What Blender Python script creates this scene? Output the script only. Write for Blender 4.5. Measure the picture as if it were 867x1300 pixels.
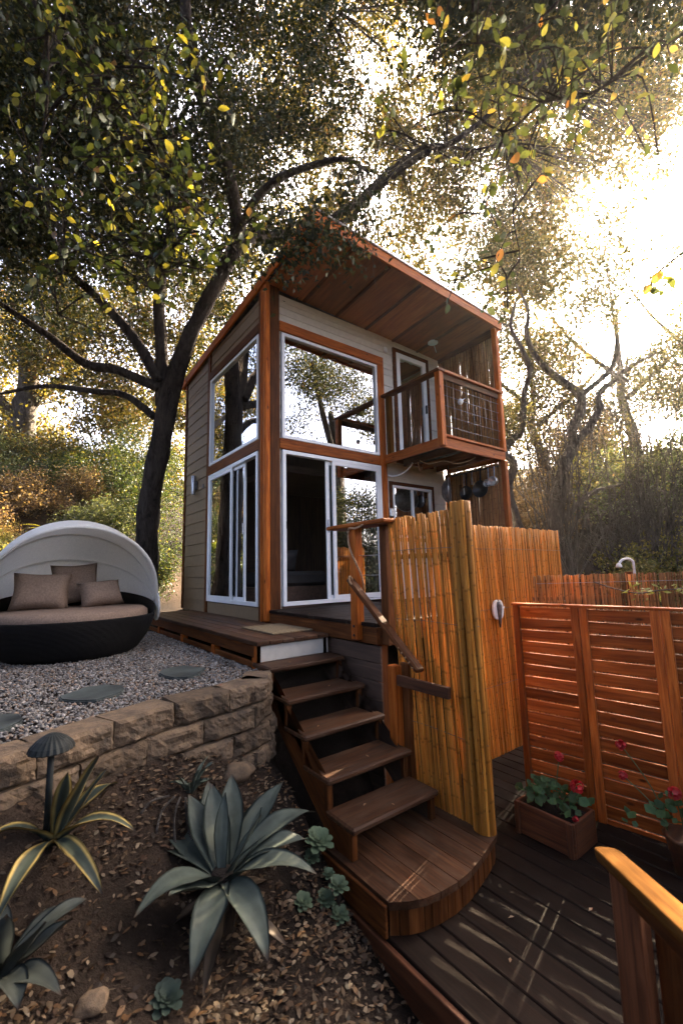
import bpy, bmesh, math, random
import numpy as np
from mathutils import Vector, Matrix, noise
for o in list(bpy.data.objects): bpy.data.objects.remove(o)
S = bpy.context.scene
COL = S.collection
rad = math.radians
RNG = np.random.default_rng(11)
random.seed(4)

# ------------------------------------------------------------------ camera
cd = bpy.data.cameras.new('camera'); cam = bpy.data.objects.new('camera', cd); COL.objects.link(cam)
cd.sensor_fit = 'VERTICAL'; cd.sensor_height = 36; cd.sensor_width = 24; cd.lens = 15.314
cd.clip_start = 0.05; cd.clip_end = 600
YAW, PITCH, ROLL = -0.6458, 0.1334, -0.0239
fw = Vector((-math.sin(YAW)*math.cos(PITCH), math.cos(YAW)*math.cos(PITCH), math.sin(PITCH)))
r0 = Vector((math.cos(YAW), math.sin(YAW), 0)); u0 = r0.cross(fw)
rt = r0*math.cos(ROLL)+u0*math.sin(ROLL); up = -r0*math.sin(ROLL)+u0*math.cos(ROLL)
cam.matrix_world = Matrix(((rt.x, up.x, -fw.x, -2.5688), (rt.y, up.y, -fw.y, -4.996), (rt.z, up.z, -fw.z, 0.4655), (0, 0, 0, 1)))
cd.dof.use_dof = True; cd.dof.focus_distance = 6.0; cd.dof.aperture_fstop = 2.8
S.camera = cam

# ------------------------------------------------------------------ sky, sun, exposure
SUN_DIR = Vector((0.801, 0.187, 0.569)).normalized()          # towards the sun
W = bpy.data.worlds.new('World'); S.world = W; W.use_nodes = True
nt = W.node_tree; bg = nt.nodes['Background']
sky = nt.nodes.new('ShaderNodeTexSky'); sky.sky_type = 'NISHITA'; sky.sun_disc = False
sky.sun_elevation = math.asin(SUN_DIR.z); sky.sun_rotation = math.atan2(SUN_DIR.x, SUN_DIR.y)
sky.air_density = 0.4; sky.dust_density = 8.0; sky.ozone_density = 1.0
nt.links.new(sky.outputs[0], bg.inputs[0]); bg.inputs[1].default_value = 0.15
sl = bpy.data.lights.new('sun', 'SUN'); sl.energy = 5.0; sl.angle = rad(0.6); sl.color = (1, 0.82, 0.58)
so = bpy.data.objects.new('sun', sl); COL.objects.link(so)
so.rotation_euler = SUN_DIR.to_track_quat('Z', 'Y').to_euler(); so.location = (20, 5, 15)
S.view_settings.view_transform = 'Standard'; S.view_settings.look = 'None'
S.view_settings.exposure = 3.6; S.view_settings.gamma = 1.0
S.view_settings.use_white_balance = True; S.view_settings.white_balance_temperature = 6800; S.view_settings.white_balance_tint = 10
S.render.engine = 'CYCLES'
c = S.cycles
c.use_denoising = True; c.max_bounces = 7; c.diffuse_bounces = 3; c.glossy_bounces = 4; c.transmission_bounces = 4
c.transparent_max_bounces = 12; c.sample_clamp_indirect = 8; c.caustics_reflective = False; c.caustics_refractive = False

# ------------------------------------------------------------------ materials
def nmat(name):
    m = bpy.data.materials.new(name); m.use_nodes = True
    return m, m.node_tree, m.node_tree.nodes['Principled BSDF']
def N(t, kind, **kw):
    n = t.nodes.new(kind)
    for k, v in kw.items(): setattr(n, k, v)
    return n
def ramp(t, fac, stops):
    r = N(t, 'ShaderNodeValToRGB'); e = r.color_ramp.elements
    while len(e) < len(stops): e.new(0.5)
    for el, (p, cc) in zip(e, stops): el.position = p; el.color = (*cc, 1)
    t.links.new(fac, r.inputs[0]); return r.outputs[0]
def coord(t, scale, kind='Object', jitter=True):
    tc = N(t, 'ShaderNodeTexCoord'); mp = N(t, 'ShaderNodeMapping'); mp.inputs['Scale'].default_value = scale
    t.links.new(tc.outputs[kind], mp.inputs[0])
    if jitter:
        oi = N(t, 'ShaderNodeObjectInfo'); mu = N(t, 'ShaderNodeMath', operation='MULTIPLY'); mu.inputs[1].default_value = 37.0
        t.links.new(oi.outputs['Random'], mu.inputs[0]); cx = N(t, 'ShaderNodeCombineXYZ')
        for i in range(3): t.links.new(mu.outputs[0], cx.inputs[i])
        t.links.new(cx.outputs[0], mp.inputs['Location'])
        return mp.outputs[0], oi.outputs['Random']
    return mp.outputs[0], None
def noise_n(t, vec, scale, detail=4, rough=.55, dist=0):
    n = N(t, 'ShaderNodeTexNoise'); n.inputs['Scale'].default_value = scale; n.inputs['Detail'].default_value = detail
    n.inputs['Roughness'].default_value = rough; n.inputs['Distortion'].default_value = dist
    t.links.new(vec, n.inputs['Vector']); return n.outputs['Fac']
def mixc(t, a, b, fac, mode='MIX'):
    m = N(t, 'ShaderNodeMix', data_type='RGBA', blend_type=mode)
    for s, v in ((m.inputs[0], fac), (m.inputs[6], a), (m.inputs[7], b)):
        if isinstance(v, (int, float)): s.default_value = v
        elif isinstance(v, tuple): s.default_value = (*v, 1)
        else: t.links.new(v, s)
    return m.outputs[2]
def bump(t, h, strength, dist=0.01):
    b = N(t, 'ShaderNodeBump'); b.inputs['Strength'].default_value = strength; b.inputs['Distance'].default_value = dist
    t.links.new(h, b.inputs['Height']); return b.outputs[0]
def wood(name, dark, mid, light, rough=.5, grain=1.0, spec=.3, weather=None, knots=False):
    m, t, p = nmat(name)
    v, rnd = coord(t, (1.3*grain, 22*grain, 22*grain))
    g = noise_n(t, v, 2.2, 5, .6, .6)
    col = ramp(t, g, [(.3, dark), (.52, mid), (.72, light)])
    v2, _ = coord(t, (1.5, 5, 5)); big = noise_n(t, v2, 1.6, 3)
    col = mixc(t, col, dark, ramp(t, big, [(.45, (0, 0, 0)), (.75, (.55, .55, .55))]))
    tone = N(t, 'ShaderNodeMapRange'); t.links.new(rnd, tone.inputs[0]); tone.inputs[3].default_value = .6; tone.inputs[4].default_value = 1.28
    cc = N(t, 'ShaderNodeCombineXYZ')
    for i in range(3): t.links.new(tone.outputs[0], cc.inputs[i])
    col = mixc(t, col, cc.outputs[0], 1.0, 'MULTIPLY')
    if knots:
        v4, _ = coord(t, (2.2, 5.5, 5.5)); vo = N(t, 'ShaderNodeTexVoronoi'); vo.inputs['Scale'].default_value = 1.6
        t.links.new(v4, vo.inputs['Vector'])
        col = mixc(t, col, tuple(x*.25 for x in dark), ramp(t, vo.outputs['Distance'], [(.05, (.9, .9, .9)), (.13, (0, 0, 0))]))
    if weather:
        v3, _ = coord(t, (3, 9, 9)); w = noise_n(t, v3, 1.2, 6, .65)
        col = mixc(t, col, weather, ramp(t, w, [(.46, (0, 0, 0)), (.72, (.75, .75, .75))]))
    t.links.new(col, p.inputs['Base Color'])
    rr = N(t, 'ShaderNodeMapRange'); t.links.new(g, rr.inputs[0]); rr.inputs[3].default_value = rough-.1; rr.inputs[4].default_value = rough+.18
    t.links.new(rr.outputs[0], p.inputs['Roughness']); p.inputs['Specular IOR Level'].default_value = spec
    t.links.new(bump(t, g, .35, .004), p.inputs['Normal'])
    return m
def plain(name, col, rough=.5, metal=0.0, spec=.4, var=.12, nscale=8.0, bmp=.1):
    m, t, p = nmat(name)
    v, rnd = coord(t, (1, 1, 1)); n = noise_n(t, v, nscale, 5)
    lo = tuple(x*(1-var*2) for x in col); hi = tuple(min(1, x*(1+var)) for x in col)
    t.links.new(ramp(t, n, [(.3, lo), (.7, hi)]), p.inputs['Base Color'])
    p.inputs['Roughness'].default_value = rough; p.inputs['Metallic'].default_value = metal; p.inputs['Specular IOR Level'].default_value = spec
    if bmp: t.links.new(bump(t, n, bmp, .004), p.inputs['Normal'])
    return m
M = {}
M['post'] = wood('stained_redwood', (.17, .035, .006), (.40, .098, .015), (.54, .16, .027), .5, 1.0, .09, knots=True)
M['postd'] = wood('dark_stained_redwood', (.05, .014, .004), (.12, .038, .010), (.19, .066, .018), .55, 1.0, .1)
M['slat'] = wood('cedar_slat', (.14, .028, .005), (.31, .072, .0115), (.44, .122, .023), .55, .8, .08, knots=True)
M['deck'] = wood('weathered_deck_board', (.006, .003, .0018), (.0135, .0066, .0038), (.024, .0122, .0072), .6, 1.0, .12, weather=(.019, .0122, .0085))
M['tread'] = wood('stair_tread', (.03, .012, .005), (.078, .031, .013), (.135, .058, .025), .55, 1.0, .18, weather=(.095, .056, .034))
M['soffit'] = wood('soffit_plywood', (.19, .05, .012), (.33, .098, .026), (.42, .135, .04), .55, .45, .15)
M['rail'] = wood('golden_handrail', (.055, .022, .005), (.09, .038, .009), (.12, .054, .014), .85, 1.0, .02)
M['inner'] = wood('interior_panel', (.05, .03, .02), (.085, .05, .034), (.12, .075, .05), .6, .6, .2)
M['cream'] = plain('cream_fibre_cement', (.62, .57, .48), .6, 0, .3, .05, 14, .08)
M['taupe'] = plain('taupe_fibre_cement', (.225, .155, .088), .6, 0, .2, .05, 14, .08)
M['white'] = plain('white_vinyl', (.78, .78, .76), .35, 0, .5, .03, 6, 0)
M['black'] = plain('black_metal', (.015, .015, .016), .35, .3, .5, .3, 20, .05)
M['steel'] = plain('brushed_steel', (.45, .45, .46), .3, 1, .5, .2, 30, .05)
M['iron'] = plain('cast_iron_pan', (.012, .012, .013), .38, .2, .5, .3, 20, .1)
M['roofing'] = plain('roof_membrane', (.10, .10, .11), .7, 0, .3, .3, 10, .3)
M['rope'] = plain('sisal_rope', (.42, .25, .14), .85, 0, .1, .3, 90, .5)
M['mat'] = plain('coir_mat', (.27, .20, .12), .95, 0, .05, .5, 120, 1.0)
M['stone'] = plain('slate_stone', (.055, .064, .058), .62, 0, .3, .4, 5, .5)
M['pillow'] = plain('taupe_canvas', (.24, .165, .118), .9, 0, .1, .15, 60, .25)
M['hood'] = plain('cream_canopy_cloth', (.72, .69, .63), .8, 0, .15, .06, 40, .15)
def cloth(name, col, tr):
    m = plain(name, col, .85, 0, .1, .06, 40, .15); t = m.node_tree; p = t.nodes['Principled BSDF']; tl = N(t, 'ShaderNodeBsdfTranslucent'); tl.inputs[0].default_value = (*col, 1)
    mx = N(t, 'ShaderNodeMixShader'); mx.inputs[0].default_value = tr; t.links.new(p.outputs[0], mx.inputs[1]); t.links.new(tl.outputs[0], mx.inputs[2]); t.links.new(mx.outputs[0], t.nodes['Material Output'].inputs[0]); return m
M['hood'] = cloth('cream_canopy_cloth', (.86, .84, .79), .45)
M['lampcap'] = plain('dark_green_metal', (.010, .013, .012), .6, 0, .25, .3, 20, .1)
M['bone'] = plain('bleached_bone', (.66, .64, .6), .6, 0, .3, .1, 20, .2)
M['grey'] = plain('grey_metal', (.12, .115, .11), .5, .4, .4, .3, 25, .2)
M['planter'] = wood('planter_redwood', (.05, .016, .007), (.11, .036, .014), (.17, .06, .024), .5, 1.0, .3)
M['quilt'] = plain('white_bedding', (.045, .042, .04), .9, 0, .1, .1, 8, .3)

def wicker():
    m, t, p = nmat('dark_wicker')
    v, _ = coord(t, (1, 1, 1), 'Object', False)
    w = N(t, 'ShaderNodeTexWave', wave_type='BANDS', bands_direction='Z'); w.inputs['Scale'].default_value = 26; w.inputs['Distortion'].default_value = 1.5
    t.links.new(v, w.inputs['Vector'])
    t.links.new(ramp(t, w.outputs['Fac'], [(.1, (.003, .003, .003)), (.9, (.012, .01, .009))]), p.inputs['Base Color'])
    p.inputs['Roughness'].default_value = .7; p.inputs['Specular IOR Level'].default_value = .12; t.links.new(bump(t, w.outputs['Fac'], .8, .01), p.inputs['Normal']); return m
M['wicker'] = wicker()
def glass():
    m = bpy.data.materials.new('window_glass'); m.use_nodes = True; t = m.node_tree; t.nodes.clear()
    o = N(t, 'ShaderNodeOutputMaterial'); mx = N(t, 'ShaderNodeMixShader'); tr = N(t, 'ShaderNodeBsdfTransparent'); gl = N(t, 'ShaderNodeBsdfGlossy')
    tr.inputs[0].default_value = (.62, .66, .64, 1); gl.inputs['Roughness'].default_value = .0; gl.inputs[0].default_value = (.95, .97, 1, 1)
    fr = N(t, 'ShaderNodeFresnel'); fr.inputs[0].default_value = 1.5
    ad = N(t, 'ShaderNodeMath', operation='MULTIPLY_ADD', use_clamp=True); ad.inputs[1].default_value = 1.5; ad.inputs[2].default_value = .55
    t.links.new(fr.outputs[0], ad.inputs[0]); t.links.new(ad.outputs[0], mx.inputs[0])
    t.links.new(tr.outputs[0], mx.inputs[1]); t.links.new(gl.outputs[0], mx.inputs[2]); t.links.new(mx.outputs[0], o.inputs[0]); return m
M['glass'] = glass()
def bamboo(name, a, b, cdark, trans):
    m, t, p = nmat(name)
    v, rnd = coord(t, (30, 30, 2.5)); n = noise_n(t, v, 1.5, 4)
    col = ramp(t, n, [(.3, a), (.7, b)])
    v2, _ = coord(t, (1, 1, 1.0)); n2 = noise_n(t, v2, 2.3, 3)
    col = mixc(t, col, cdark, ramp(t, n2, [(.5, (0, 0, 0)), (.8, (.6, .6, .6))]))
    tone = N(t, 'ShaderNodeMapRange'); t.links.new(rnd, tone.inputs[0]); tone.inputs[3].default_value = .42; tone.inputs[4].default_value = 1.25
    cc = N(t, 'ShaderNodeCombineXYZ')
    for i in range(3): t.links.new(tone.outputs[0], cc.inputs[i])
    col = mixc(t, col, cc.outputs[0], 1.0, 'MULTIPLY')
    at = N(t, 'ShaderNodeAttribute'); at.attribute_name = 'Col'
    col = mixc(t, col, at.outputs['Color'], 1.0, 'MULTIPLY')
    t.links.new(col, p.inputs['Base Color']); p.inputs['Roughness'].default_value = .5; p.inputs['Specular IOR Level'].default_value = .15
    tl = N(t, 'ShaderNodeBsdfTranslucent'); t.links.new(col, tl.inputs[0])
    mx = N(t, 'ShaderNodeMixShader'); mx.inputs[0].default_value = trans
    out = t.nodes['Material Output']; t.links.new(p.outputs[0], mx.inputs[1]); t.links.new(tl.outputs[0], mx.inputs[2]); t.links.new(mx.outputs[0], out.inputs[0])
    return m
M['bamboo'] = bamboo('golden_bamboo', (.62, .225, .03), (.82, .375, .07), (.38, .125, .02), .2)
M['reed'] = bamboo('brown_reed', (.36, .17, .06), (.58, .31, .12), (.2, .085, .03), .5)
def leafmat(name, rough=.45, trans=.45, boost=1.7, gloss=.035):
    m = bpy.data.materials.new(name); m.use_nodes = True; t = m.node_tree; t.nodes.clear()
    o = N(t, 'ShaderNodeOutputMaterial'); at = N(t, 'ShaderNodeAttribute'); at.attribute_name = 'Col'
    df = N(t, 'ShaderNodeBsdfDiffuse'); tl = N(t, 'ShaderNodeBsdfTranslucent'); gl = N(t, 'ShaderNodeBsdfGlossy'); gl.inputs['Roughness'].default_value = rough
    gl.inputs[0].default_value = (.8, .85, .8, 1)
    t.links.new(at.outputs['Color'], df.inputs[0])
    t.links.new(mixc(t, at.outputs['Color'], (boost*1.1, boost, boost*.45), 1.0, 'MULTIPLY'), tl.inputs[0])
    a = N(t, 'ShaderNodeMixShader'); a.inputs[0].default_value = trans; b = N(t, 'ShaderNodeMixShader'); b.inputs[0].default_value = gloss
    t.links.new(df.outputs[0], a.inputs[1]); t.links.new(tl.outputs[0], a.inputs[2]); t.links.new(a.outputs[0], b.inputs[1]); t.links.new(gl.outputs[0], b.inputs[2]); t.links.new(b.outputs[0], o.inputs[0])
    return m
M['leaf'] = leafmat('oak_leaf'); M['oakd'] = leafmat('shaded_oak_leaf', .5, .32, 1.25, .03); M['dry'] = leafmat('dry_leaf', .6, .2, 1.3, .03)  # oakd passes less light, standing in for shade inside dense crowns
def attrmat(name, rough, spec, bmp=.0, nscale=30, coat=0):
    m, t, p = nmat(name); at = N(t, 'ShaderNodeAttribute'); at.attribute_name = 'Col'
    v, _ = coord(t, (1, 1, 1)); n = noise_n(t, v, nscale, 5)
    t.links.new(mixc(t, at.outputs['Color'], ramp(t, n, [(.25, (.65, .65, .65)), (.75, (1.2, 1.2, 1.2))]), 1.0, 'MULTIPLY'), p.inputs['Base Color'])
    p.inputs['Roughness'].default_value = rough; p.inputs['Specular IOR Level'].default_value = spec
    if bmp: t.links.new(bump(t, n, bmp, .006), p.inputs['Normal'])
    return m
M['agave'] = attrmat('agave_leaf', .62, .25, .1, 14)
M['pebble'] = attrmat('gravel_pebble', .75, .3, .2, 60)
M['gleaf'] = leafmat('geranium_leaf', .6, .3, 1.4, .02); M['petal'] = leafmat('flower_petal', .5, .3, 1.2, .04)
def bark(name, a, b, cc):
    m, t, p = nmat(name); v, _ = coord(t, (1, 1, .28), 'Object', False)
    n = noise_n(t, v, 14, 8, .7, .8); n2 = noise_n(t, v, 3, 4)
    col = mixc(t, ramp(t, n, [(.35, a), (.6, b)]), cc, ramp(t, n2, [(.5, (0, 0, 0)), (.75, (.6, .6, .6))]))
    t.links.new(col, p.inputs['Base Color']); p.inputs['Roughness'].default_value = .9; p.inputs['Specular IOR Level'].default_value = .1
    t.links.new(bump(t, n, 1.0, .09), p.inputs['Normal']); return m
M['bark'] = bark('oak_bark', (.012, .009, .007), (.055, .042, .033), (.12, .095, .075))
M['barkg'] = bark('grey_bark', (.05, .042, .036), (.14, .12, .10), (.2, .18, .15))
def blockmat():
    m, t, p = nmat('split_face_block'); v, rnd = coord(t, (1, 1, 1))
    n = noise_n(t, v, 7, 9, .75); n2 = noise_n(t, v, 34, 6, .75)
    col = ramp(t, n, [(.28, (.045, .036, .029)), (.45, (.105, .075, .05)), (.6, (.175, .118, .072)), (.75, (.13, .11, .09))])
    col = mixc(t, col, (.05, .04, .035), ramp(t, n2, [(.5, (0, 0, 0)), (.8, (.7, .7, .7))]))
    tone = N(t, 'ShaderNodeMapRange'); t.links.new(rnd, tone.inputs[0]); tone.inputs[3].default_value = .65; tone.inputs[4].default_value = 1.35
    cc = N(t, 'ShaderNodeCombineXYZ')
    for i in range(3): t.links.new(tone.outputs[0], cc.inputs[i])
    col = mixc(t, col, cc.outputs[0], 1.0, 'MULTIPLY')
    t.links.new(col, p.inputs['Base Color']); p.inputs['Roughness'].default_value = .92; p.inputs['Specular IOR Level'].default_value = .15
    t.links.new(bump(t, n2, .8, .012), p.inputs['Normal']); return m
M['block'] = blockmat()
def soil():
    m, t, p = nmat('dry_soil'); v, _ = coord(t, (1, 1, 1), 'Object', False)
    n = noise_n(t, v, 5, 10, .7); n2 = noise_n(t, v, 60, 5, .7); n3 = noise_n(t, v, .35, 3)
    col = ramp(t, n, [(.3, (.0055, .0042, .0033)), (.5, (.0155, .0112, .0085)), (.7, (.031, .0215, .016))])
    col = mixc(t, col, (.06, .036, .023), ramp(t, n2, [(.58, (0, 0, 0)), (.7, (.6, .6, .6))]))
    col = mixc(t, col, (.11, .075, .052), ramp(t, n3, [(.45, (0, 0, 0)), (.6, (.5, .5, .5))]))
    t.links.new(col, p.inputs['Base Color']); p.inputs['Roughness'].default_value = .95; p.inputs['Specular IOR Level'].default_value = .1
    t.links.new(bump(t, n2, .9, .03), p.inputs['Normal']); return m
M['soil'] = soil()

# ------------------------------------------------------------------ helpers
WM = {}
def link(o, parent=None, Mw=None):
    COL.objects.link(o)
    Mw = Mw if Mw is not None else Matrix.Identity(4)
    WM[o.name] = Mw
    if parent is not None:
        o.parent = parent; o.matrix_basis = WM[parent.name].inverted() @ Mw
    else: o.matrix_basis = Mw
    return o
def tag(o, label, cat, group=None):
    o['label'] = label; o['category'] = cat
    if group: o['group'] = group
    return o
def thing(name, loc, label, cat, group=None):
    o = bpy.data.objects.new(name, None); o.empty_display_size = .1
    link(o, None, Matrix.Translation(loc)); return tag(o, label, cat, group)
def mesh_obj(name, V, F, mat, parent=None, Mw=None, smooth=False, cols=None):
    me = bpy.data.meshes.new(name); me.from_pydata([tuple(v) for v in V], [], F)
    me.materials.append(mat)
    if smooth: me.polygons.foreach_set('use_smooth', [True]*len(me.polygons))
    if cols is not None:
        a = me.color_attributes.new('Col', 'FLOAT_COLOR', 'POINT')
        a.data.foreach_set('color', np.concatenate([np.asarray(cols, float), np.ones((len(cols), 1))], 1).ravel())
    me.update()
    return link(bpy.data.objects.new(name, me), parent, Mw)
BOX = {}
def boxmesh(l, w, h, mat, bev):
    k = (round(l, 3), round(w, 3), round(h, 3), mat.name, bev)
    if k in BOX: return BOX[k]
    bm = bmesh.new(); bmesh.ops.create_cube(bm, size=1); bmesh.ops.scale(bm, vec=(l, w, h), verts=bm.verts)
    if bev: bmesh.ops.bevel(bm, geom=bm.edges[:], offset=min(bev, .3*min(l, w, h)), segments=1, affect='EDGES', profile=.5)
    me = bpy.data.meshes.new('board'); bm.to_mesh(me); bm.free(); me.materials.append(mat); BOX[k] = me; return me
def board(name, a, b, w, h, mat, parent=None, up=(0, 0, 1), bev=.004):
    """a bar from a to b; h is its thickness along up, w across"""
    a, b = Vector(a), Vector(b); X = (b-a); l = X.length; X.normalize(); Z = Vector(up); Z = (Z-X*Z.dot(X)).normalized(); Y = Z.cross(X)
    c0 = (a+b)/2; Mw = Matrix(((X.x, Y.x, Z.x, c0.x), (X.y, Y.y, Z.y, c0.y), (X.z, Y.z, Z.z, c0.z), (0, 0, 0, 1)))
    return link(bpy.data.objects.new(name, boxmesh(l, w, h, mat, bev)), parent, Mw)
def bx(name, xr, yr, zr, mat, parent=None, bev=.004):
    d = [xr[1]-xr[0], yr[1]-yr[0], zr[1]-zr[0]]; c0 = [(xr[0]+xr[1])/2, (yr[0]+yr[1])/2, (zr[0]+zr[1])/2]
    k = d.index(max(d)); a = list(c0); b = list(c0); a[k] -= d[k]/2; b[k] += d[k]/2
    if k == 2: return board(name, a, b, d[1], d[0], mat, parent, (1, 0, 0), bev)
    return board(name, a, b, d[1-k], d[2], mat, parent, (0, 0, 1), bev)
def tube_vf(pts, rads, n=8, caps=True, rough=0.0, seed=0):
    pts = [Vector(p) for p in pts]; V = []; F = []
    T0 = None; U = None
    for i, p in enumerate(pts):
        T = (pts[min(i+1, len(pts)-1)]-pts[max(i-1, 0)]).normalized()
        if U is None: U = T.orthogonal().normalized()
        else: U = (U-T*U.dot(T)).normalized()
        Vv = T.cross(U)
        for k in range(n):
            a = 2*math.pi*k/n; r = rads[i] if hasattr(rads, '__len__') else rads
            if rough: r *= 1+rough*noise.noise(Vector((math.cos(a)*1.5+seed, math.sin(a)*1.5, i*.6)))
            V.append(p+(U*math.cos(a)+Vv*math.sin(a))*r)
    for i in range(len(pts)-1):
        for k in range(n): F.append((i*n+k, i*n+(k+1) % n, (i+1)*n+(k+1) % n, (i+1)*n+k))
    if caps: F.append(tuple(range(n-1, -1, -1))); F.append(tuple(range((len(pts)-1)*n, len(pts)*n)))
    return V, F
def tube(name, pts, rads, mat, parent=None, n=8, smooth=True, rough=0, seed=0):
    V, F = tube_vf(pts, rads, n, True, rough, seed); o = mesh_obj(name, V, F, mat, parent, None, smooth); return o
def smooth_path(pts, sub=4):
    P = [Vector(p) for p in pts]; out = []
    for i in range(len(P)-1):
        a, b, c1, d = P[max(i-1, 0)], P[i], P[i+1], P[min(i+2, len(P)-1)]
        for j in range(sub):
            t = j/sub; t2 = t*t; t3 = t2*t
            out.append(.5*((2*b)+(c1-a)*t+(2*a-5*b+4*c1-d)*t2+(3*b-a-3*c1+d)*t3))
    out.append(P[-1]); return out
def interp(vals, n):
    return list(np.interp(np.linspace(0, 1, n), np.linspace(0, 1, len(vals)), vals))
def lathe(name, prof, mat, parent=None, loc=(0, 0, 0), n=24, smooth=True, rib=0):
    V = []; F = []
    for r, z in prof:
        for k in range(n):
            a = 2*math.pi*k/n; rr = r*(1+(rib if k % 2 else 0)); V.append((loc[0]+rr*math.cos(a), loc[1]+rr*math.sin(a), loc[2]+z))
    m = len(prof)
    for i in range(m-1):
        for k in range(n): F.append((i*n+k, i*n+(k+1) % n, (i+1)*n+(k+1) % n, (i+1)*n+k))
    F.append(tuple(range(n-1, -1, -1))); F.append(tuple(range((m-1)*n, m*n)))
    return mesh_obj(name, V, F, mat, parent, None, smooth)
def prism(name, poly, z0, z1, mat, parent=None, axis='z', smooth=False):
    """poly of (a,b); axis z: (x,y) extruded in z; axis x: (y,z) extruded in x"""
    n = len(poly)
    f = (lambda a, b, e: (a, b, e)) if axis == 'z' else ((lambda a, b, e: (e, a, b)) if axis == 'x' else (lambda a, b, e: (a, e, b)))
    V = [f(a, b, z0) for a, b in poly]+[f(a, b, z1) for a, b in poly]
    F = [tuple(range(n-1, -1, -1)), tuple(range(n, 2*n))]+[(i, (i+1) % n, n+(i+1) % n, n+i) for i in range(n)]
    o = mesh_obj(name, V, F, mat, parent, None, smooth)
    bm = bmesh.new(); bm.from_mesh(o.data); bmesh.ops.recalc_face_normals(bm, faces=bm.faces[:]); bm.to_mesh(o.data); bm.free()
    return o
# ------------------------------------------------------------------ terrain shape
WALL = [(-.82, -1.66), (-.92, -1.85), (-1.03, -1.97), (-1.18, -2.025), (-1.47, -2.045), (-1.79, -2.10), (-2.13, -2.25), (-2.45, -2.39), (-2.9, -2.52), (-3.6, -2.75), (-5.5, -3.2)]
_wx = [p[0] for p in WALL][::-1]; _wy = [p[1] for p in WALL][::-1]
CTRL = np.array([(-2.47, -2.42, -.54), (-2.12, -2.28, -.60), (-1.45, -2.12, -.72), (-1.05, -2.1, -.93), (-.82, -2.2, -1.22), (-.85, -1.75, -1.02), (-1.63, -2.68, -1.2), (-2.34, -2.52, -.73),
                 (-2.52, -2.95, -.97), (-2.1, -3.3, -1.25), (-1.6, -3.6, -1.55), (-1.0, -3.4, -1.68), (-1.0, -2.75, -1.46), (-.85, -2.5, -1.4), (-1.3, -3.0, -1.44),
                 (-2.6, -4.2, -1.3), (-1, -4.6, -1.8), (-3.5, -3.1, -.8), (-4.5, -5, -1.4)])
def _tps():
    P = CTRL[:, :2]; d = np.linalg.norm(P[:, None]-P[None], axis=2); K = np.where(d > 0, d*d*np.log(d+1e-12), 0)+np.eye(len(P))*.01
    Q = np.c_[np.ones(len(P)), P]; A = np.block([[K, Q], [Q.T, np.zeros((3, 3))]])
    return np.linalg.solve(A, np.r_[CTRL[:, 2], 0, 0, 0])
_W = _tps()
def _ss(a, b, x): t = np.clip((x-a)/(b-a), 0, 1); return t*t*(3-2*t)
def ground_z(x, y):
    x = np.asarray(x, float); y = np.asarray(y, float)
    d = np.sqrt((x[..., None]-CTRL[:, 0])**2+(y[..., None]-CTRL[:, 1])**2); K = np.where(d > 0, d*d*np.log(d+1e-12), 0)
    bed = K@_W[:-3]+_W[-3]+_W[-2]*x+_W[-1]*y
    far = _ss(0, 2.0, np.maximum(np.maximum(-4.6-x, x+.6), -5.2-y)); bed = bed*(1-far)-1.75*far
    bed = np.clip(bed, -2.2, -.5)
    yw = np.interp(x, _wx, _wy)+.1
    left = np.where(y < yw-.06, bed, np.where(y > yw+.06, -.46, bed+(-.46-bed)*np.clip((y-yw+.06)/.12, 0, 1)))
    right = -.5-1.25*_ss(-1.1, -2.3, y)
    k = _ss(-.86, -.74, x); z = left*(1-k)+right*k
    h1 = np.maximum(y-2.9, 0); h1 = 6.5*np.tanh(.6*h1/6.5)
    h2 = np.maximum(x-4.4, 0); h2 = 7*np.tanh(.5*h2/7)*_ss(-9, -3, y)
    z = z+np.maximum(h1, h2)+.25*np.minimum(h1, h2)
    return z-np.clip(.28*(-6.5-y), 0, 12)
def gz(x, y): return float(ground_z(np.array([x]), np.array([y]))[0])
def axis_steps(lo, hi, flo, fhi, fine):
    a = [flo]
    while a[-1] < fhi: a.append(a[-1]+fine)
    s = fine
    while a[-1] < hi: s *= 1.25; a.append(a[-1]+s)
    s = fine; b = [flo]
    while b[-1] > lo: s *= 1.25; b.append(b[-1]-s)
    return np.array(sorted(set(a+b)))
xs = axis_steps(-90, 110, -3.2, -.7, .05); ys = axis_steps(-90, 110, -4.0, -1.9, .05)
XX, YY = np.meshgrid(xs, ys); ZZ = ground_z(XX, YY)
amp = np.where((XX > -4) & (XX < -.7) & (YY < -2.0) & (YY > -5), .016, .05)
nz = np.array([[noise.fractal(Vector((x*2.5, y*2.5, 0)), 1.0, 2.0, 4) for x in xs] for y in ys])
inside = (XX > -.7) & (XX < 4.0) & (YY > -5.5) & (YY < 3.2)
ZZ = ZZ+nz*np.where(inside, 0, amp)
nx = len(xs); V = np.c_[XX.ravel(), YY.ravel(), ZZ.ravel()]
F = [(j*nx+i, j*nx+i+1, (j+1)*nx+i+1, (j+1)*nx+i) for j in range(len(ys)-1) for i in range(nx-1)]
g = mesh_obj('ground', V, F, M['soil'], smooth=True); g['kind'] = 'structure'

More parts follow.
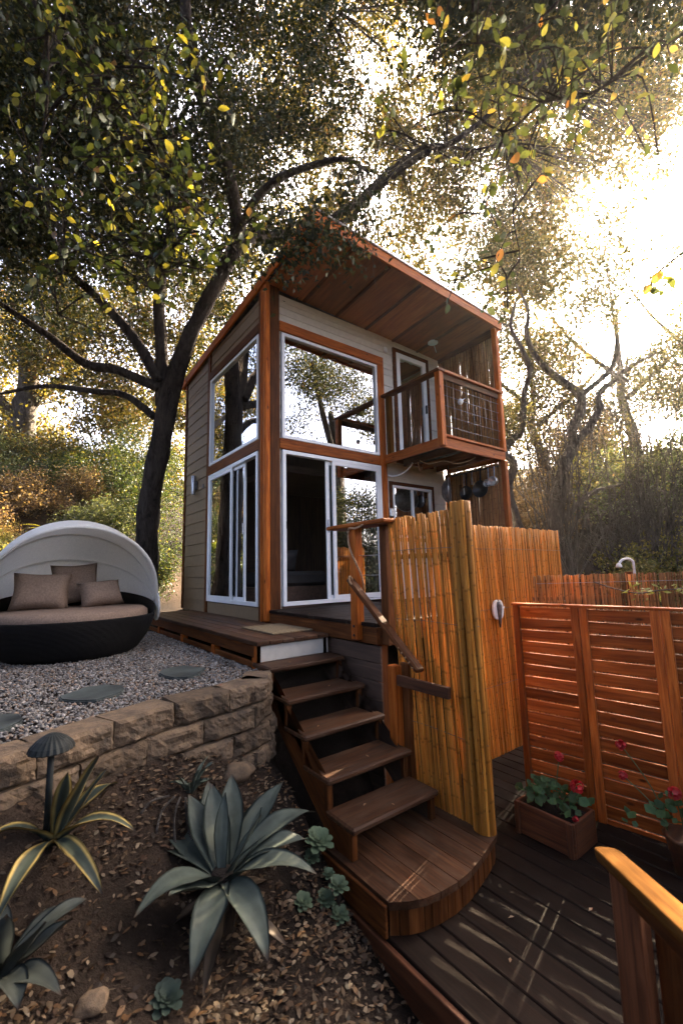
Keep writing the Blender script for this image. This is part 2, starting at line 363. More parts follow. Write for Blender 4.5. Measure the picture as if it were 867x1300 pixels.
# gravel terrace: sheet plus loose pebbles
gp = [(x, y+.03) for x, y in WALL if x < -.9] ; gp = [(-.79, -1.4)]+gp+[(-5.5, 3.0), (-.79, 3.0)]
o = prism('gravel_terrace', gp, -.45, -.392, M['soil']); o['kind'] = 'structure'
def pebbles():
    n = 27000
    P = RNG.uniform((-2.95, -2.45), (-.8, 2.2), (n, 2)); yw = np.interp(P[:, 0], _wx, _wy)+.06
    P = P[P[:, 1] > yw]; P = P[~((P[:, 0]+1.98)**2+(P[:, 1]-.85)**2 < .6**2)]
    for (sx, sy) in ((-2.03, -1.28), (-1.36, -1.03), (-2.62, -1.62)): P = P[~(((P[:, 0]-sx)/.17)**2+((P[:, 1]-sy)/.17)**2 < 1)]
    n = len(P)
    ico = np.array([(0, 0, 1), (.89, 0, .35), (.28, .85, .35), (-.72, .53, .35), (-.72, -.53, .35), (.28, -.85, .35), (.72, .53, -.35), (-.28, .85, -.35), (-.89, 0, -.35), (-.28, -.85, -.35), (.72, -.53, -.35)])
    fi = [(0, 1, 2), (0, 2, 3), (0, 3, 4), (0, 4, 5), (0, 5, 1), (1, 6, 2), (2, 6, 7), (2, 7, 3), (3, 7, 8), (3, 8, 4), (4, 8, 9), (4, 9, 5), (5, 9, 10), (5, 10, 1), (1, 10, 6)]
    s = RNG.uniform(.006, .0135, (n, 1, 1))*RNG.uniform(.6, 1.3, (n, 1, 3)); s[:, :, 2] *= .7
    th = RNG.uniform(0, 6.28, n); loc = ico[None]*s*RNG.uniform(.8, 1.2, (n, 11, 1))
    tl = RNG.uniform(-.5, .5, n); zz = loc[:, :, 2]+loc[:, :, 0]*tl[:, None]
    X = loc[:, :, 0]*np.cos(th)[:, None]-loc[:, :, 1]*np.sin(th)[:, None]+P[:, 0:1]
    Y = loc[:, :, 0]*np.sin(th)[:, None]+loc[:, :, 1]*np.cos(th)[:, None]+P[:, 1:2]
    Z = zz-.390+RNG.uniform(.0, .014, (n, 1))
    base = np.array([(.42, .37, .31), (.30, .26, .22), (.50, .45, .39), (.22, .19, .165), (.36, .24, .16), (.25, .24, .23)])[RNG.integers(0, 6, n)]*RNG.uniform(.4, .85, (n, 1))
    Vv = np.stack([X, Y, Z], 2).reshape(-1, 3); Fi = (np.array(fi)[None]+11*np.arange(n)[:, None, None]).reshape(-1, 3)
    o = mesh_obj('gravel', Vv, Fi.tolist(), M['pebble'], cols=np.repeat(base, 11, 0)); o['kind'] = 'stuff'
    tag(o, 'loose pale and brown gravel covering the terrace in front of the round daybed', 'gravel')
pebbles()
# stepping stones: flat irregular slates in the gravel
def stone(cx, cy, rx, ry, seed, label):
    rs = random.Random(seed); n = 11
    poly = [(cx+rx*math.cos(6.283*k/n)*rs.uniform(.82, 1.1), cy+ry*math.sin(6.283*k/n)*rs.uniform(.82, 1.1)) for k in range(n)]
    o = prism('stepping_stone', poly, -.40, -.362, M['stone'])
    bm = bmesh.new(); bm.from_mesh(o.data); bmesh.ops.bevel(bm, geom=[e for e in bm.edges if all(v.co.z > -.37 for v in e.verts)], offset=.008, segments=2, affect='EDGES'); bm.to_mesh(o.data); bm.free()
    tag(o, label, 'stepping stone', 'slate stepping stones in the gravel')
stone(-2.03, -1.28, .22, .22, 1, 'dark grey slate stepping stone in gravel, before the middle of the daybed')
stone(-1.34, -1.03, .19, .26, 2, 'greenish grey slate stepping stone in gravel, beside the side platform')
stone(-2.62, -1.62, .18, .2, 3, 'dark grey slate stepping stone in gravel, by the mushroom path light')

# retaining wall of split faced blocks
rw = thing('retaining_wall', (-1.6, -2.1, -.8), 'curved low retaining wall of tan split faced concrete blocks', 'wall')
cum = [0]
for p, q in zip(WALL, WALL[1:]): cum.append(cum[-1]+math.dist(p, q))
def wall_at(s):
    x = float(np.interp(s, cum, [p[0] for p in WALL])); y = float(np.interp(s, cum, [p[1] for p in WALL])); return x, y
def block(s0, s1, z0, z1, off, seed):
    x0, y0 = wall_at(s0+.004); x1, y1 = wall_at(s1-.004); d = Vector((x1-x0, y1-y0, 0)); L = d.length; d.normalize(); nrm = Vector((-d.y, d.x, 0))
    if nrm.y > 0: nrm = -nrm
    nu, nw = 19, 9; V = []; F = []
    h = z1-z0-.008
    for j in range(nw):
        for i in range(nu):
            u, w = i/(nu-1), j/(nw-1); e = min(u, 1-u, w, 1-w)
            k = .022*noise.fractal(Vector((u*L*9+seed*3.1, w*1.6, seed)), .8, 2, 5)+.018*min(1, e/.16)**.5-.002
            q = Vector((x0, y0, z0))+d*(u*L)+Vector((0, 0, w*h))+nrm*(k+off); V.append(q)
    for j in range(nw-1):
        for i in range(nu-1): F.append((j*nu+i, j*nu+i+1, (j+1)*nu+i+1, (j+1)*nu+i))
    b = len(V); bk = -nrm*.2
    ring = [i for i in range(nu)]+[j*nu+nu-1 for j in range(1, nw)]+[(nw-1)*nu+i for i in range(nu-2, -1, -1)]+[j*nu for j in range(nw-2, 0, -1)]
    for r in ring: q = V[r].copy(); t = (q-Vector((x0, y0, 0))).dot(nrm); V.append(q-nrm*(t-off)+bk)
    m = len(ring)
    for i in range(m): F.append((ring[i], b+i, b+(i+1) % m, ring[(i+1) % m]))
    F.append(tuple(b+i for i in range(m)))
    c0 = Vector((x0, y0, z0)); o = mesh_obj('block', [v-c0 for v in V], F, M['block'], rw, Matrix.Translation(c0))
    bm = bmesh.new(); bm.from_mesh(o.data); bmesh.ops.recalc_face_normals(bm, faces=bm.faces[:]); bm.to_mesh(o.data); bm.free()
H = .152
for cse in range(4):
    s = (.30, .10, .28, .12)[cse]; k = 0
    while s < cum[-1]-.4:
        L = .385; z1 = -.318-cse*H; z0 = z1-H
        xm, ym = wall_at(max(0, s+L/2)); low = gz(xm, ym-.12)
        if s+L > .14 and (z1 > low-.03) and (s < 2.9 or cse == 0): block(s, s+L, z0, z1, .012*cse, cse*20+k)
        s += L; k += 1
    s1 = (.30, .10, .28, .12)[cse]
    if s1 > .2: block(.03, s1, -.318-cse*H-H, -.318-cse*H, .012*cse, 90+cse)

# ------------------------------------------------------------------ lower deck
dk = thing('lower_deck', (1, -3.5, -1.75), 'dark weathered plank deck at the foot of the stairs', 'deck')
x = -.83
while x < 3.6:
    y0 = -5.4+random.uniform(0, .01)
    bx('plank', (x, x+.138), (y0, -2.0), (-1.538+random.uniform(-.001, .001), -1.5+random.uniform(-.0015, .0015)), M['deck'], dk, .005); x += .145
bx('fascia', (-.865, -.834), (-5.4, -2.3), (-1.74, -1.515), M['planter'], dk)
for y in (-2.2, -3.1, -4.0, -4.9): bx('joist', (-.82, 3.6), (y-.02, y+.02), (-1.68, -1.542), M['planter'], dk)
st = thing('lower_step', (-.98, -3.9, -1.8), 'single dark plank step below the edge of the deck', 'step')
bx('tread', (-1.12, -.875), (-4.9, -3.42), (-1.70, -1.66), M['deck'], st); bx('riser', (-1.10, -1.07), (-4.9, -3.44), (-1.95, -1.703), M['planter'], st)

# curved landing
ld = thing('curved_landing', (-.3, -2.7, -1.5), 'low wooden landing with a curved front at the bottom of the stairs', 'landing')
cur = [(-.83, -3.03), (-.74, -3.095), (-.652, -3.131), (-.54, -3.152), (-.422, -3.161), (-.28, -3.150), (-.144, -3.121), (.02, -3.078), (.14, -3.04), (.215, -2.995), (.27, -2.93), (.31, -2.84)]
def cy(x): return float(np.interp(x, [c1[0] for c1 in cur], [c1[1] for c1 in cur]))
x = -.83; ROT = Matrix(((0, -1, 0, 0), (1, 0, 0, 0), (0, 0, 1, 0), (0, 0, 0, 1)))       # local x = world y
while x < .29:
    x1 = min(x+.136, .31); n = 5; xsn = [x+(x1-x)*i/n for i in range(n+1)]
    poly = [(a, cy(a)) for a in xsn]+[(x1, -2.25), (x, -2.25)]
    lp = [(b, -a) for a, b in poly]; nn = len(lp); zt = -1.32+random.uniform(-.001, .001)
    V = [(a, b, -1.36) for a, b in lp]+[(a, b, zt) for a, b in lp]
    mesh_obj('plank', V, [tuple(range(nn-1, -1, -1)), tuple(range(nn, 2*nn))]+[(i, (i+1) % nn, nn+(i+1) % nn, nn+i) for i in range(nn)], M['tread'], ld, ROT)
    x += .142
bx('side_fascia', (-.852, -.83), (-3.02, -2.25), (-1.50, -1.34), M['postd'], ld)
for a, b in zip(cur[:-1], cur[1:]):
    d = Vector((b[0]-a[0], b[1]-a[1], 0)); L = d.length; k = max(1, round(L/.07))
    for i in range(k):
        p0 = Vector((a[0], a[1], 0))+d*((i+.04)/k); p1 = Vector((a[0], a[1], 0))+d*((i+.96)/k); inn = Vector((-d.y, d.x, 0)).normalized()*.03
        m0 = (p0+p1)/2+inn; board('stave', m0+Vector((0, 0, -1.498)), m0+Vector((0, 0, -1.362)), (p1-p0).length, .02, M['postd'], ld, inn, .002)

# ------------------------------------------------------------------ stairs
sg = thing('stairs', (-.4, -2.0, -1.32), 'flight of dark wooden stairs with open risers up to the side platform', 'stairs')
TZ = [-.335, -.53, -.728, -.925, -1.124]; TY = [-1.595, -1.885, -2.135, -2.424, -2.68]; TB = [-1.24, -1.55, -1.81, -2.09, -2.376]
for i, (z, yf, yb) in enumerate(zip(TZ, TY, TB)):
    d0 = .08 if i == 0 else 0
    o = bx('tread', (-.79, .0), (yf, yb-.0), (z-.042, z), M['tread'], sg, .012)
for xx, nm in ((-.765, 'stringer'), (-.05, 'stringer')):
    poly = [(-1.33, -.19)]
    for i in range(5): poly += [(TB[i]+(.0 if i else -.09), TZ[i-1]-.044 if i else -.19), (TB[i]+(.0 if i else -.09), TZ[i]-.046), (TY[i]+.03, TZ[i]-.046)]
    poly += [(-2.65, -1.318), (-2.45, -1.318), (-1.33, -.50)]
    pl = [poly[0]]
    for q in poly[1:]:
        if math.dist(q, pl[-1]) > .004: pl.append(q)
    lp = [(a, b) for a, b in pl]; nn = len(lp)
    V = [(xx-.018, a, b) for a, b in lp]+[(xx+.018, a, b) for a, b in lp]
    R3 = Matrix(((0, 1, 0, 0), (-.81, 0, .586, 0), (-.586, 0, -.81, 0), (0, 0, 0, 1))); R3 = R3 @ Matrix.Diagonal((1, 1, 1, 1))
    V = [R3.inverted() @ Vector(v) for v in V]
    mesh_obj(nm, V, [tuple(range(nn-1, -1, -1)), tuple(range(nn, 2*nn))]+[(i, (i+1) % nn, nn+(i+1) % nn, nn+i) for i in range(nn)], M['postd'] if xx < -.5 else M['inner'], sg, R3)  # right stringer darker, standing in for the shaded underside of the flight
for i in range(5):
    zb = TZ[i+1] if i < 4 else -1.318
    for xx in (-.765, -.05): bx('cleat', (xx-.022, xx+.022), (TY[i]+.022, TY[i]+.06), (zb+.002, TZ[i]-.044), M['postd'], sg, .003)
bx('riser', (-.75, -.01), (-1.325, -1.305), (-.333, -.192), M['cream'], sg)

# dark skirting boards closing the space below the upper deck
# ------------------------------------------------------------------ side platform
sp = thing('side_platform', (-.4, .6, -.45), 'low dark plank platform along the house wall with the coir doormat', 'platform')
x = -.79; w = .131
for i in range(6): bx('plank', (x+i*w, x+i*w+w-.005), (-1.345+random.uniform(-.001, .001), 2.75), (-.188, -.15+random.uniform(-.001, .001)), M['tread'], sp, .006)
bx('fascia', (-.768, -.735), (-1.30, 2.75), (-.30, -.191), M['postd'], sp)
bx('lower_rail', (-.762, -.74), (-1.16, 2.7), (-.395, -.34), M['postd'], sp)
for y in (-1.22, -.2, .9, 2.0): bx('leg', (-.772, -.70), (y-.07, y+.02), (-.40, -.302), M['post'], sp)
bx('front_post', (-.775, -.71), (-1.32, -1.25), (-.55, -.191), M['post'], sp)
mt = thing('doormat', (-.22, -.65, -.15), 'tan coir doormat lying on the side platform', 'doormat')
bx('pile', (-.47, .0), (-1.02, -.32), (-.149, -.134), M['mat'], mt, .004)
for i in range(2): bx('edge_band', (-.47, .0), ((-1.045, -1.022) if i else (-.318, -.295)), (-.149, -.137), M['mat'], mt, .003)

# ------------------------------------------------------------------ upper deck
ud = thing('upper_deck', (1.7, -1, -1.5), 'upper plank deck in front of the sliding glass door', 'deck')
y = -2.04
while y < -.06:
    bx('plank', (.0, 3.6), (y, y+.132), (-.036, random.uniform(-.001, .001)), M['deck'], ud, .005); y += .138
bx('rim_joist', (.01, .05), (-2.04, -.05), (-.185, -.04), M['postd'], ud)
bx('rim_joist', (.05, 3.6), (-2.04, -2.0), (-.185, -.04), M['postd'], ud)
z = -.2; k = 0
while z > -1.42:
    bx('skirting_board', (.045+.004*(k % 2), .07), (-2.04, .0), (z-.15, z-.004), M['inner'], ud); z -= .154; k += 1
for (xx, yy) in ((.1, -1.98), (1.8, -1.98), (3.5, -1.98)): bx('footing_post', (xx, xx+.09), (yy, yy+.09), (-1.75, -.19), M['postd'], ud)
# ------------------------------------------------------------------ the house
XR, YB = 3.5, 3.36
def roof_z(x, y): return 4.52-.068*y-.036*x          # top of the roof sheet
def soff_z(x, y): return roof_z(x, y)-.13
hs = thing('tiny_house', (1.7, 1.6, -.4), 'two storey tiny house with cream siding, redwood trim and a deep shed roof', 'house')
def siding(face, a0, a1, z0, ztop, opens):
    """lapped boards on the front (y=0, a is x) or the left wall (x=0, a is y); opens: (a0,a1,z0,z1)"""
    z = z0
    while z < ztop-.02:
        z1 = min(z+.19, ztop)
        cuts = sorted({z, z1}|{q for op in opens for q in op[2:] if z+.012 < q < z1-.012})
        for c0, c1 in zip(cuts, cuts[1:]):
            mid = (c0+c1)/2; iv = [(a0, a1)]
            for (b0, b1, q0, q1) in opens:
                if q0 < mid < q1:
                    nv = []
                    for s, e in iv:
                        if b1 <= s or b0 >= e: nv.append((s, e))
                        else:
                            if b0-s > .01: nv.append((s, b0))
                            if e-b1 > .01: nv.append((b1, e))
                    iv = nv
            for s, e in iv:
                hh = c1-c0; mz = (c0+c1)/2+(.010 if c1 == z1 else 0); hh += .02 if c1 == z1 else 0
                til = .075
                if face == 'f': board('siding_board', (s, -.004, mz), (e, -.004, mz), .014, hh, M['cream'], hs, (0, til, 1), .002)
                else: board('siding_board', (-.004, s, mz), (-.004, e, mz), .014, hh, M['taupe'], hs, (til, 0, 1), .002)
        z = z1
FO = [(.2, 1.97, 0, 3.76), (2.38, 3.16, 2.2, 4.14), (2.20, 3.14, .95, 1.80)]
LO = [(.19, 2.03, .0, 3.76)]
siding('f', .16, XR, -.15, 4.30, FO)
siding('l', .16, YB, -.16, 4.26, LO)
# rear and far walls, inner linings and floors
bx('rear_wall', (.02, XR), (YB-.05, YB), (-.3, 4.14), M['cream'], hs)
bx('end_wall', (XR-.05, XR), (.03, YB-.051), (-.3, 4.22), M['cream'], hs)
bx('floor_slab', (.03, XR-.06), (.05, YB-.06), (-.14, -.01), M['inner'], hs)
bx('inner_lining', (.04, XR-.06), (YB-.075, YB-.055), (.0, 4.1), M['inner'], hs)
bx('inner_lining', (XR-.075, XR-.055), (.05, YB-.08), (.0, 4.1), M['inner'], hs)
bx('loft_floor', (.9, XR-.08), (1.3, YB-.08), (2.14, 2.26), M['inner'], hs)
for (b0, b1, q0, q1) in ((2.04, 2.38, 0, 4.2), (3.16, 3.42, 0, 4.2), (2.38, 3.16, 1.82, 2.2), (2.38, 3.16, 0, .94)):
    bx('inner_lining', (b0, b1), (.03, .045), (q0, q1), M['inner'], hs)
bx('inner_lining', (.03, .045), (2.1, YB-.08), (0, 4.1), M['inner'], hs)
# corner posts and trim
bx('corner_post', (-.055, .03), (-.055, .03), (-.145, 4.43), M['post'], hs, .02)
bx('corner_board', (.032, .175), (-.038, -.012), (-.14, 4.40), M['postd'], hs)
bx('corner_board', (-.038, -.012), (.032, .165), (-.145, 4.38), M['postd'], hs)
bx('corner_batten', (-.062, -.04), (.036, .06), (-.145, 4.37), M['post'], hs, .006)
bx('trim', (.176, 2.095), (-.042, -.012), (3.77, 3.915), M['post'], hs)
bx('trim', (.176, 1.958), (-.040, -.012), (2.095, 2.235), M['post'], hs)
bx('trim', (1.962, 2.095), (-.041, -.012), (-.02, 3.768), M['post'], hs)
bx('trim', (-.042, -.012), (.166, 2.03), (3.77, 3.90), M['postd'], hs)
bx('trim', (-.040, -.012), (.166, 2.03), (2.095, 2.235), M['postd'], hs)
bx('trim', (-.041, -.012), (2.032, 2.13), (-.15, 4.27), M['postd'], hs)
bx('trim', (-.036, -.012), (YB-.08, YB+.0), (-.15, 4.16), M['postd'], hs)
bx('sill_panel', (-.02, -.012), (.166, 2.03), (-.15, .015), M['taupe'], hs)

def fr(name, face, a0, a1, z0, z1, w, d, off, mat, parent):
    """rectangular frame as one mesh, set off from the wall plane by off"""
    V = []; F = []
    def q(a, z, dd): return (a, off-dd, z) if face == 'f' else (off-dd, a, z)
    for dd in (0, d):
        for (a, z) in ((a0, z0), (a1, z0), (a1, z1), (a0, z1), (a0+w, z0+w), (a1-w, z0+w), (a1-w, z1-w), (a0+w, z1-w)): V.append(q(a, z, dd))
    for i in range(4):
        j = (i+1) % 4
        F += [(i, j, 4+j, 4+i), (8+i, 8+j, 12+j, 12+i), (i, j, 8+j, 8+i), (4+i, 4+j, 12+j, 12+i)]
    o = mesh_obj(name, V, F, mat, parent)
    bm = bmesh.new(); bm.from_mesh(o.data); bmesh.ops.recalc_face_normals(bm, faces=bm.faces[:])
    bmesh.ops.bevel(bm, geom=bm.edges[:], offset=.003, segments=1, affect='EDGES'); bm.to_mesh(o.data); bm.free(); return o
def pane(face, a0, a1, z0, z1, off, parent):
    V = [(a, off, z) if face == 'f' else (off, a, z) for a, z in ((a0, z0), (a1, z0), (a1, z1), (a0, z1))]
    return mesh_obj('pane', V, [(0, 1, 2, 3)], M['glass'], parent)
# big fixed windows
for face, a0, a1 in (('f', .213, 1.954), ('l', .188, 2.02)):
    w = fr('window', face, a0, a1, 2.243, 3.752, .045, .05, .012, M['white'], hs)
    pane(face, a0+.04, a1-.04, 2.283, 3.712, -.004, w)
# sliding doors
def slider(face, a0, a1, z0, z1):
    d = fr('sliding_door', face, a0, a1, z0, z1, .05, .075, .03, M['white'], hs)
    return d
d = slider('f', .213, 1.965, .03, 2.08)
s = fr('fixed_sash', 'f', 1.02, 1.915, .075, 2.03, .055, .03, -.012, M['white'], d)
pane('f', 1.07, 1.865, .13, 1.98, -.026, d)
s = fr('sliding_sash', 'f', .93, 1.85, .078, 2.028, .055, .025, .022, M['white'], d)
pane('f', .98, 1.80, .13, 1.975, .012, d)
bx('handle', (.945, .962), (-.03, -.008), (1.0, 1.18), M['steel'], d)
bx('latch', (.257, .266), (-.05, -.02), (1.02, 1.12), M['black'], d)
d = slider('l', .188, 2.02, .03, 2.08)
s = fr('fixed_sash', 'l', 1.05, 1.975, .075, 2.03, .05, .03, -.012, M['white'], d); pane('l', 1.1, 1.93, .12, 1.98, -.026, d)
s = fr('sliding_sash', 'l', .66, 1.5, .078, 2.028, .05, .025, .022, M['white'], d); pane('l', .71, 1.45, .12, 1.98, .012, d)
bx('handle', (-.03, -.008), (.675, .692), (1.0, 1.16), M['steel'], d)
# balcony door, kitchen window
fr('door_casing', 'f', 2.33, 3.20, 2.18, 4.18, .07, .03, -.011, M['postd'], hs)
d = fr('balcony_door', 'f', 2.40, 3.13, 2.26, 4.11, .085, .05, .012, M['white'], hs); pane('f', 2.48, 3.05, 2.34, 4.03, -.012, d)
bx('handle', (3.06, 3.08), (-.075, -.042), (3.15, 3.3), M['black'], d)
fr('window_casing', 'f', 2.14, 3.18, .90, 1.86, .06, .025, -.011, M['postd'], hs)
w = fr('window', 'f', 2.20, 3.12, .96, 1.80, .04, .05, .012, M['white'], hs); bx('mullion', (2.635, 2.685), (-.03, .0), (1.0, 1.76), M['white'], w)
pane('f', 2.24, 2.63, 1.0, 1.76, -.01, w); pane('f', 2.69, 3.08, 1.0, 1.76, -.01, w)
# roof: sheet, fascias, soffit panels with battens
RX0, RX1, RY0, RY1 = -.06, 3.60, -1.25, 3.5
def roof_slab(name, x0, x1, y0, y1, top, bot, mat):
    V = [(x, y, roof_z(x, y)-bot) for x, y in ((x0, y0), (x1, y0), (x1, y1), (x0, y1))]+[(x, y, roof_z(x, y)-top) for x, y in ((x0, y0), (x1, y0), (x1, y1), (x0, y1))]
    V = [ROT.inverted() @ Vector(v) for v in V]
    return mesh_obj(name, V, [(3, 2, 1, 0), (4, 5, 6, 7), (0, 1, 5, 4), (1, 2, 6, 5), (2, 3, 7, 6), (3, 0, 4, 7)], mat, hs, ROT)
rf = roof_slab('roof', RX0-.01, RX1+.01, RY0-.02, RY1+.02, 0, .02, M['roofing'])
n = 6
for i in range(n):
    x0 = .0+i*(XR+.02)/n; roof_slab('soffit_panel', x0+.004, x0+(XR+.02)/n-.004, RY0+.04, .0, .112, .13, M['soffit'])
    if i: roof_slab('batten', x0-.02, x0+.02, RY0+.04, -.02, .1305, .155, M['postd'])
roof_slab('ceiling', .05, XR-.06, .05, YB-.07, .115, .13, M['inner'])
for (a, b) in (((RX0, RY0), (RX1, RY0)), ((RX0, RY1), (RX1, RY1)), ((RX0, RY0), (RX0, RY1)), ((RX1, RY0), (RX1, RY1))):
    A = Vector((*a, roof_z(*a)-.09)); B = Vector((*b, roof_z(*b)-.09)); dd = (B-A).normalized()*.018
    board('fascia', A-dd if a[1] == b[1] else A+dd, B+dd if a[1] == b[1] else B-dd, .034, .135, M['post'], hs)
fz = lambda x, y: roof_z(x, y)-.02
for a, b in (((RX0-.02, RY0-.022), (RX1+.02, RY0-.022)),):
    board('drip_edge', (a[0], a[1], fz(*a)+.012), (b[0], b[1], fz(*b)+.012), .02, .03, M['steel'], hs)
# balcony
BX0, BX1, BY = 2.05, 3.56, -1.2
y = BY+.03
while y < -.05:
    bx('balcony_plank', (BX0+.04, BX1-.04), (y, y+.13), (2.235, 2.262), M['deck'], hs); y += .137
bx('balcony_rim', (BX0, BX0+.038), (BY, -.045), (2.12, 2.262), M['post'], hs)
bx('balcony_rim', (BX0+.039, BX1), (BY-.002, BY+.036), (2.12, 2.262), M['post'], hs)
bx('balcony_rim', (BX1-.038, BX1), (BY+.038, -.045), (2.12, 2.262), M['post'], hs)
for xx in (2.45, 2.9, 3.25): bx('balcony_joist', (xx, xx+.038), (BY+.038, -.045), (2.13, 2.233), M['postd'], hs)
bx('balcony_post', (BX0-.03, BX0+.06), (BY-.035, BY+.055), (2.135, 3.205), M['post'], hs)
bx('balcony_post', (BX0+.0, BX0+.085), (-.18, -.095), (2.263, 3.205), M['rail'], hs)
bx('balcony_rail', (BX0-.05, BX0+.085), (BY-.05, -.045), (3.206, 3.245), M['postd'], hs)
bx('balcony_rail', (BX0+.086, BX1), (BY-.05, BY+.085), (3.207, 3.246), M['post'], hs)
bx('bottom_rail', (BX0+.061, BX1-.09), (BY-.03, BY+.05), (2.27, 2.305), M['post'], hs)
bx('upper_rail', (BX0+.061, BX1-.1), (BY-.01, BY+.03), (3.12, 3.205), M['postd'], hs)
for k in range(5):
    z = 2.44+k*.15; tube('wire', [(BX0+.06, BY+.01, z), (2.8, BY+.01, z-.006), (BX1-.09, BY+.01, z)], .0022, M['steel'], hs, 5)
for k in range(9):
    x = 2.23+k*.15; tube('wire', [(x, BY+.013, 2.3), (x, BY+.013, 3.12)], .0014, M['steel'], hs, 4)
bx('porch_post', (3.475, 3.56), (-1.235, -1.15), (.002, 2.12), M['post'], hs, .01)
bx('porch_post', (3.475, 3.56), (-1.235, -1.15), (2.264, soff_z(3.5, -1.2)-.0), M['post'], hs, .01)
bx('porch_beam', (3.48, 3.55), (-1.149, -.02), (4.20, 4.34), M['postd'], hs)
# cane meshes: a few bamboo culms with node rings, shared between canes
CANES = {}
def cane_mesh(kind, L, r, v):
    k = (kind, round(L, 2), round(r, 4), v)
    if k in CANES: return CANES[k]
    rs = random.Random(v*7+int(L*100)); n = 7; rings = []; z = 0; nxt = rs.uniform(.1, .3)
    rings.append((0, 1, 1))
    while nxt < L-.04:
        rings += [(nxt-.012, 1.0, 1), (nxt-.004, 1.1, .62), (nxt+.004, 1.08, .68), (nxt+.012, .98, .95)]; nxt += rs.uniform(.2, .34)
    rings.append((L, .96, .9))
    V = []; F = []; Cc = []
    bow = rs.uniform(-.012, .012); bow2 = rs.uniform(-.008, .008)
    for z, f, cc in rings:
        t = z/L; ox = bow*math.sin(math.pi*t); oy = bow2*math.sin(2*math.pi*t)
        for i in range(n): a = 6.2832*i/n; V.append((ox+r*f*math.cos(a), oy+r*f*math.sin(a), z)); Cc.append((cc, cc*.92, cc*.85))
    for j in range(len(rings)-1):
        for i in range(n): F.append((j*n+i, j*n+(i+1) % n, (j+1)*n+(i+1) % n, (j+1)*n+i))
    F.append(tuple(range((len(rings)-1)*n, len(rings)*n)))
    me = bpy.data.meshes.new('cane'); me.from_pydata(V, [], F); me.materials.append(M[kind]); me.polygons.foreach_set('use_smooth', [True]*len(F))
    a = me.color_attributes.new('Col', 'FLOAT_COLOR', 'POINT'); a.data.foreach_set('color', np.c_[np.array(Cc), np.ones(len(Cc))].ravel())
    CANES[k] = me; return me
def cane(kind, base, top, r, parent, name='cane'):
    base, top = Vector(base), Vector(top); d = top-base; L = round(d.length*4)/4
    q = d.to_track_quat('Z', 'Y').to_matrix().to_4x4() @ Matrix.Rotation(random.uniform(0, 6.28), 4, 'Z')
    sc = Matrix.Diagonal((1, 1, d.length/L, 1))
    return link(bpy.data.objects.new(name, cane_mesh(kind, L, r, random.randint(0, 5))), parent, Matrix.Translation(base) @ q @ sc)
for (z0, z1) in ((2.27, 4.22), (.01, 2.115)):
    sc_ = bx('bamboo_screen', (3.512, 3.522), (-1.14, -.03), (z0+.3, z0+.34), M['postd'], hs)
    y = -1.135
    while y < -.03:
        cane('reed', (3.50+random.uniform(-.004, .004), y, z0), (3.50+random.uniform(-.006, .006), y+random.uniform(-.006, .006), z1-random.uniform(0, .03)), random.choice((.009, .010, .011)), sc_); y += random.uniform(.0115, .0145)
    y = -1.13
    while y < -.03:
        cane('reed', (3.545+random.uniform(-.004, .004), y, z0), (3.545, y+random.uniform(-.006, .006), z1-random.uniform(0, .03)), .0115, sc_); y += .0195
# lamps and small fittings on the house
lp = lathe('ceiling_lamp', [(.02, -.0), (.075, -.003), (.085, -.012), (.085, -.03), (.06, -.045)], M['white'], hs, (2.95, -.38, soff_z(2.95, -.38)), 24)
tube('lamp_cord', smooth_path([(2.99, -.36, 4.37), (3.02, -.34, 4.31), (3.06, -.33, 4.24), (3.12, -.3, 4.2)]), .004, M['white'], hs, 5)
o = bx('motion_sensor', (2.12, 2.19), (-.06, -.018), (4.03, 4.12), M['white'], hs, .012); 
o = lathe('wall_sconce', [(.038, 0), (.04, .01), (.04, .33), (.036, .34)], M['steel'], hs, (-.075, 2.67, 1.86), 16)
bx('sconce_bracket', (-.06, -.015), (2.62, 2.72), (1.95, 2.1), M['grey'], hs)
bx('door_bell', (-.03, -.012), (2.30, 2.34), (1.93, 2.0), M['grey'], hs)
tube('wall_conduit', smooth_path([(2.12, -.03, 1.95), (2.16, -.1, 1.92), (2.24, -.2, 1.95), (2.32, -.28, 2.02), (2.38, -.32, 2.12)]), .012, M['white'], hs, 6)
bx('wall_meter', (2.10, 2.19), (-.07, -.015), (1.28, 1.42), M['steel'], hs, .015)

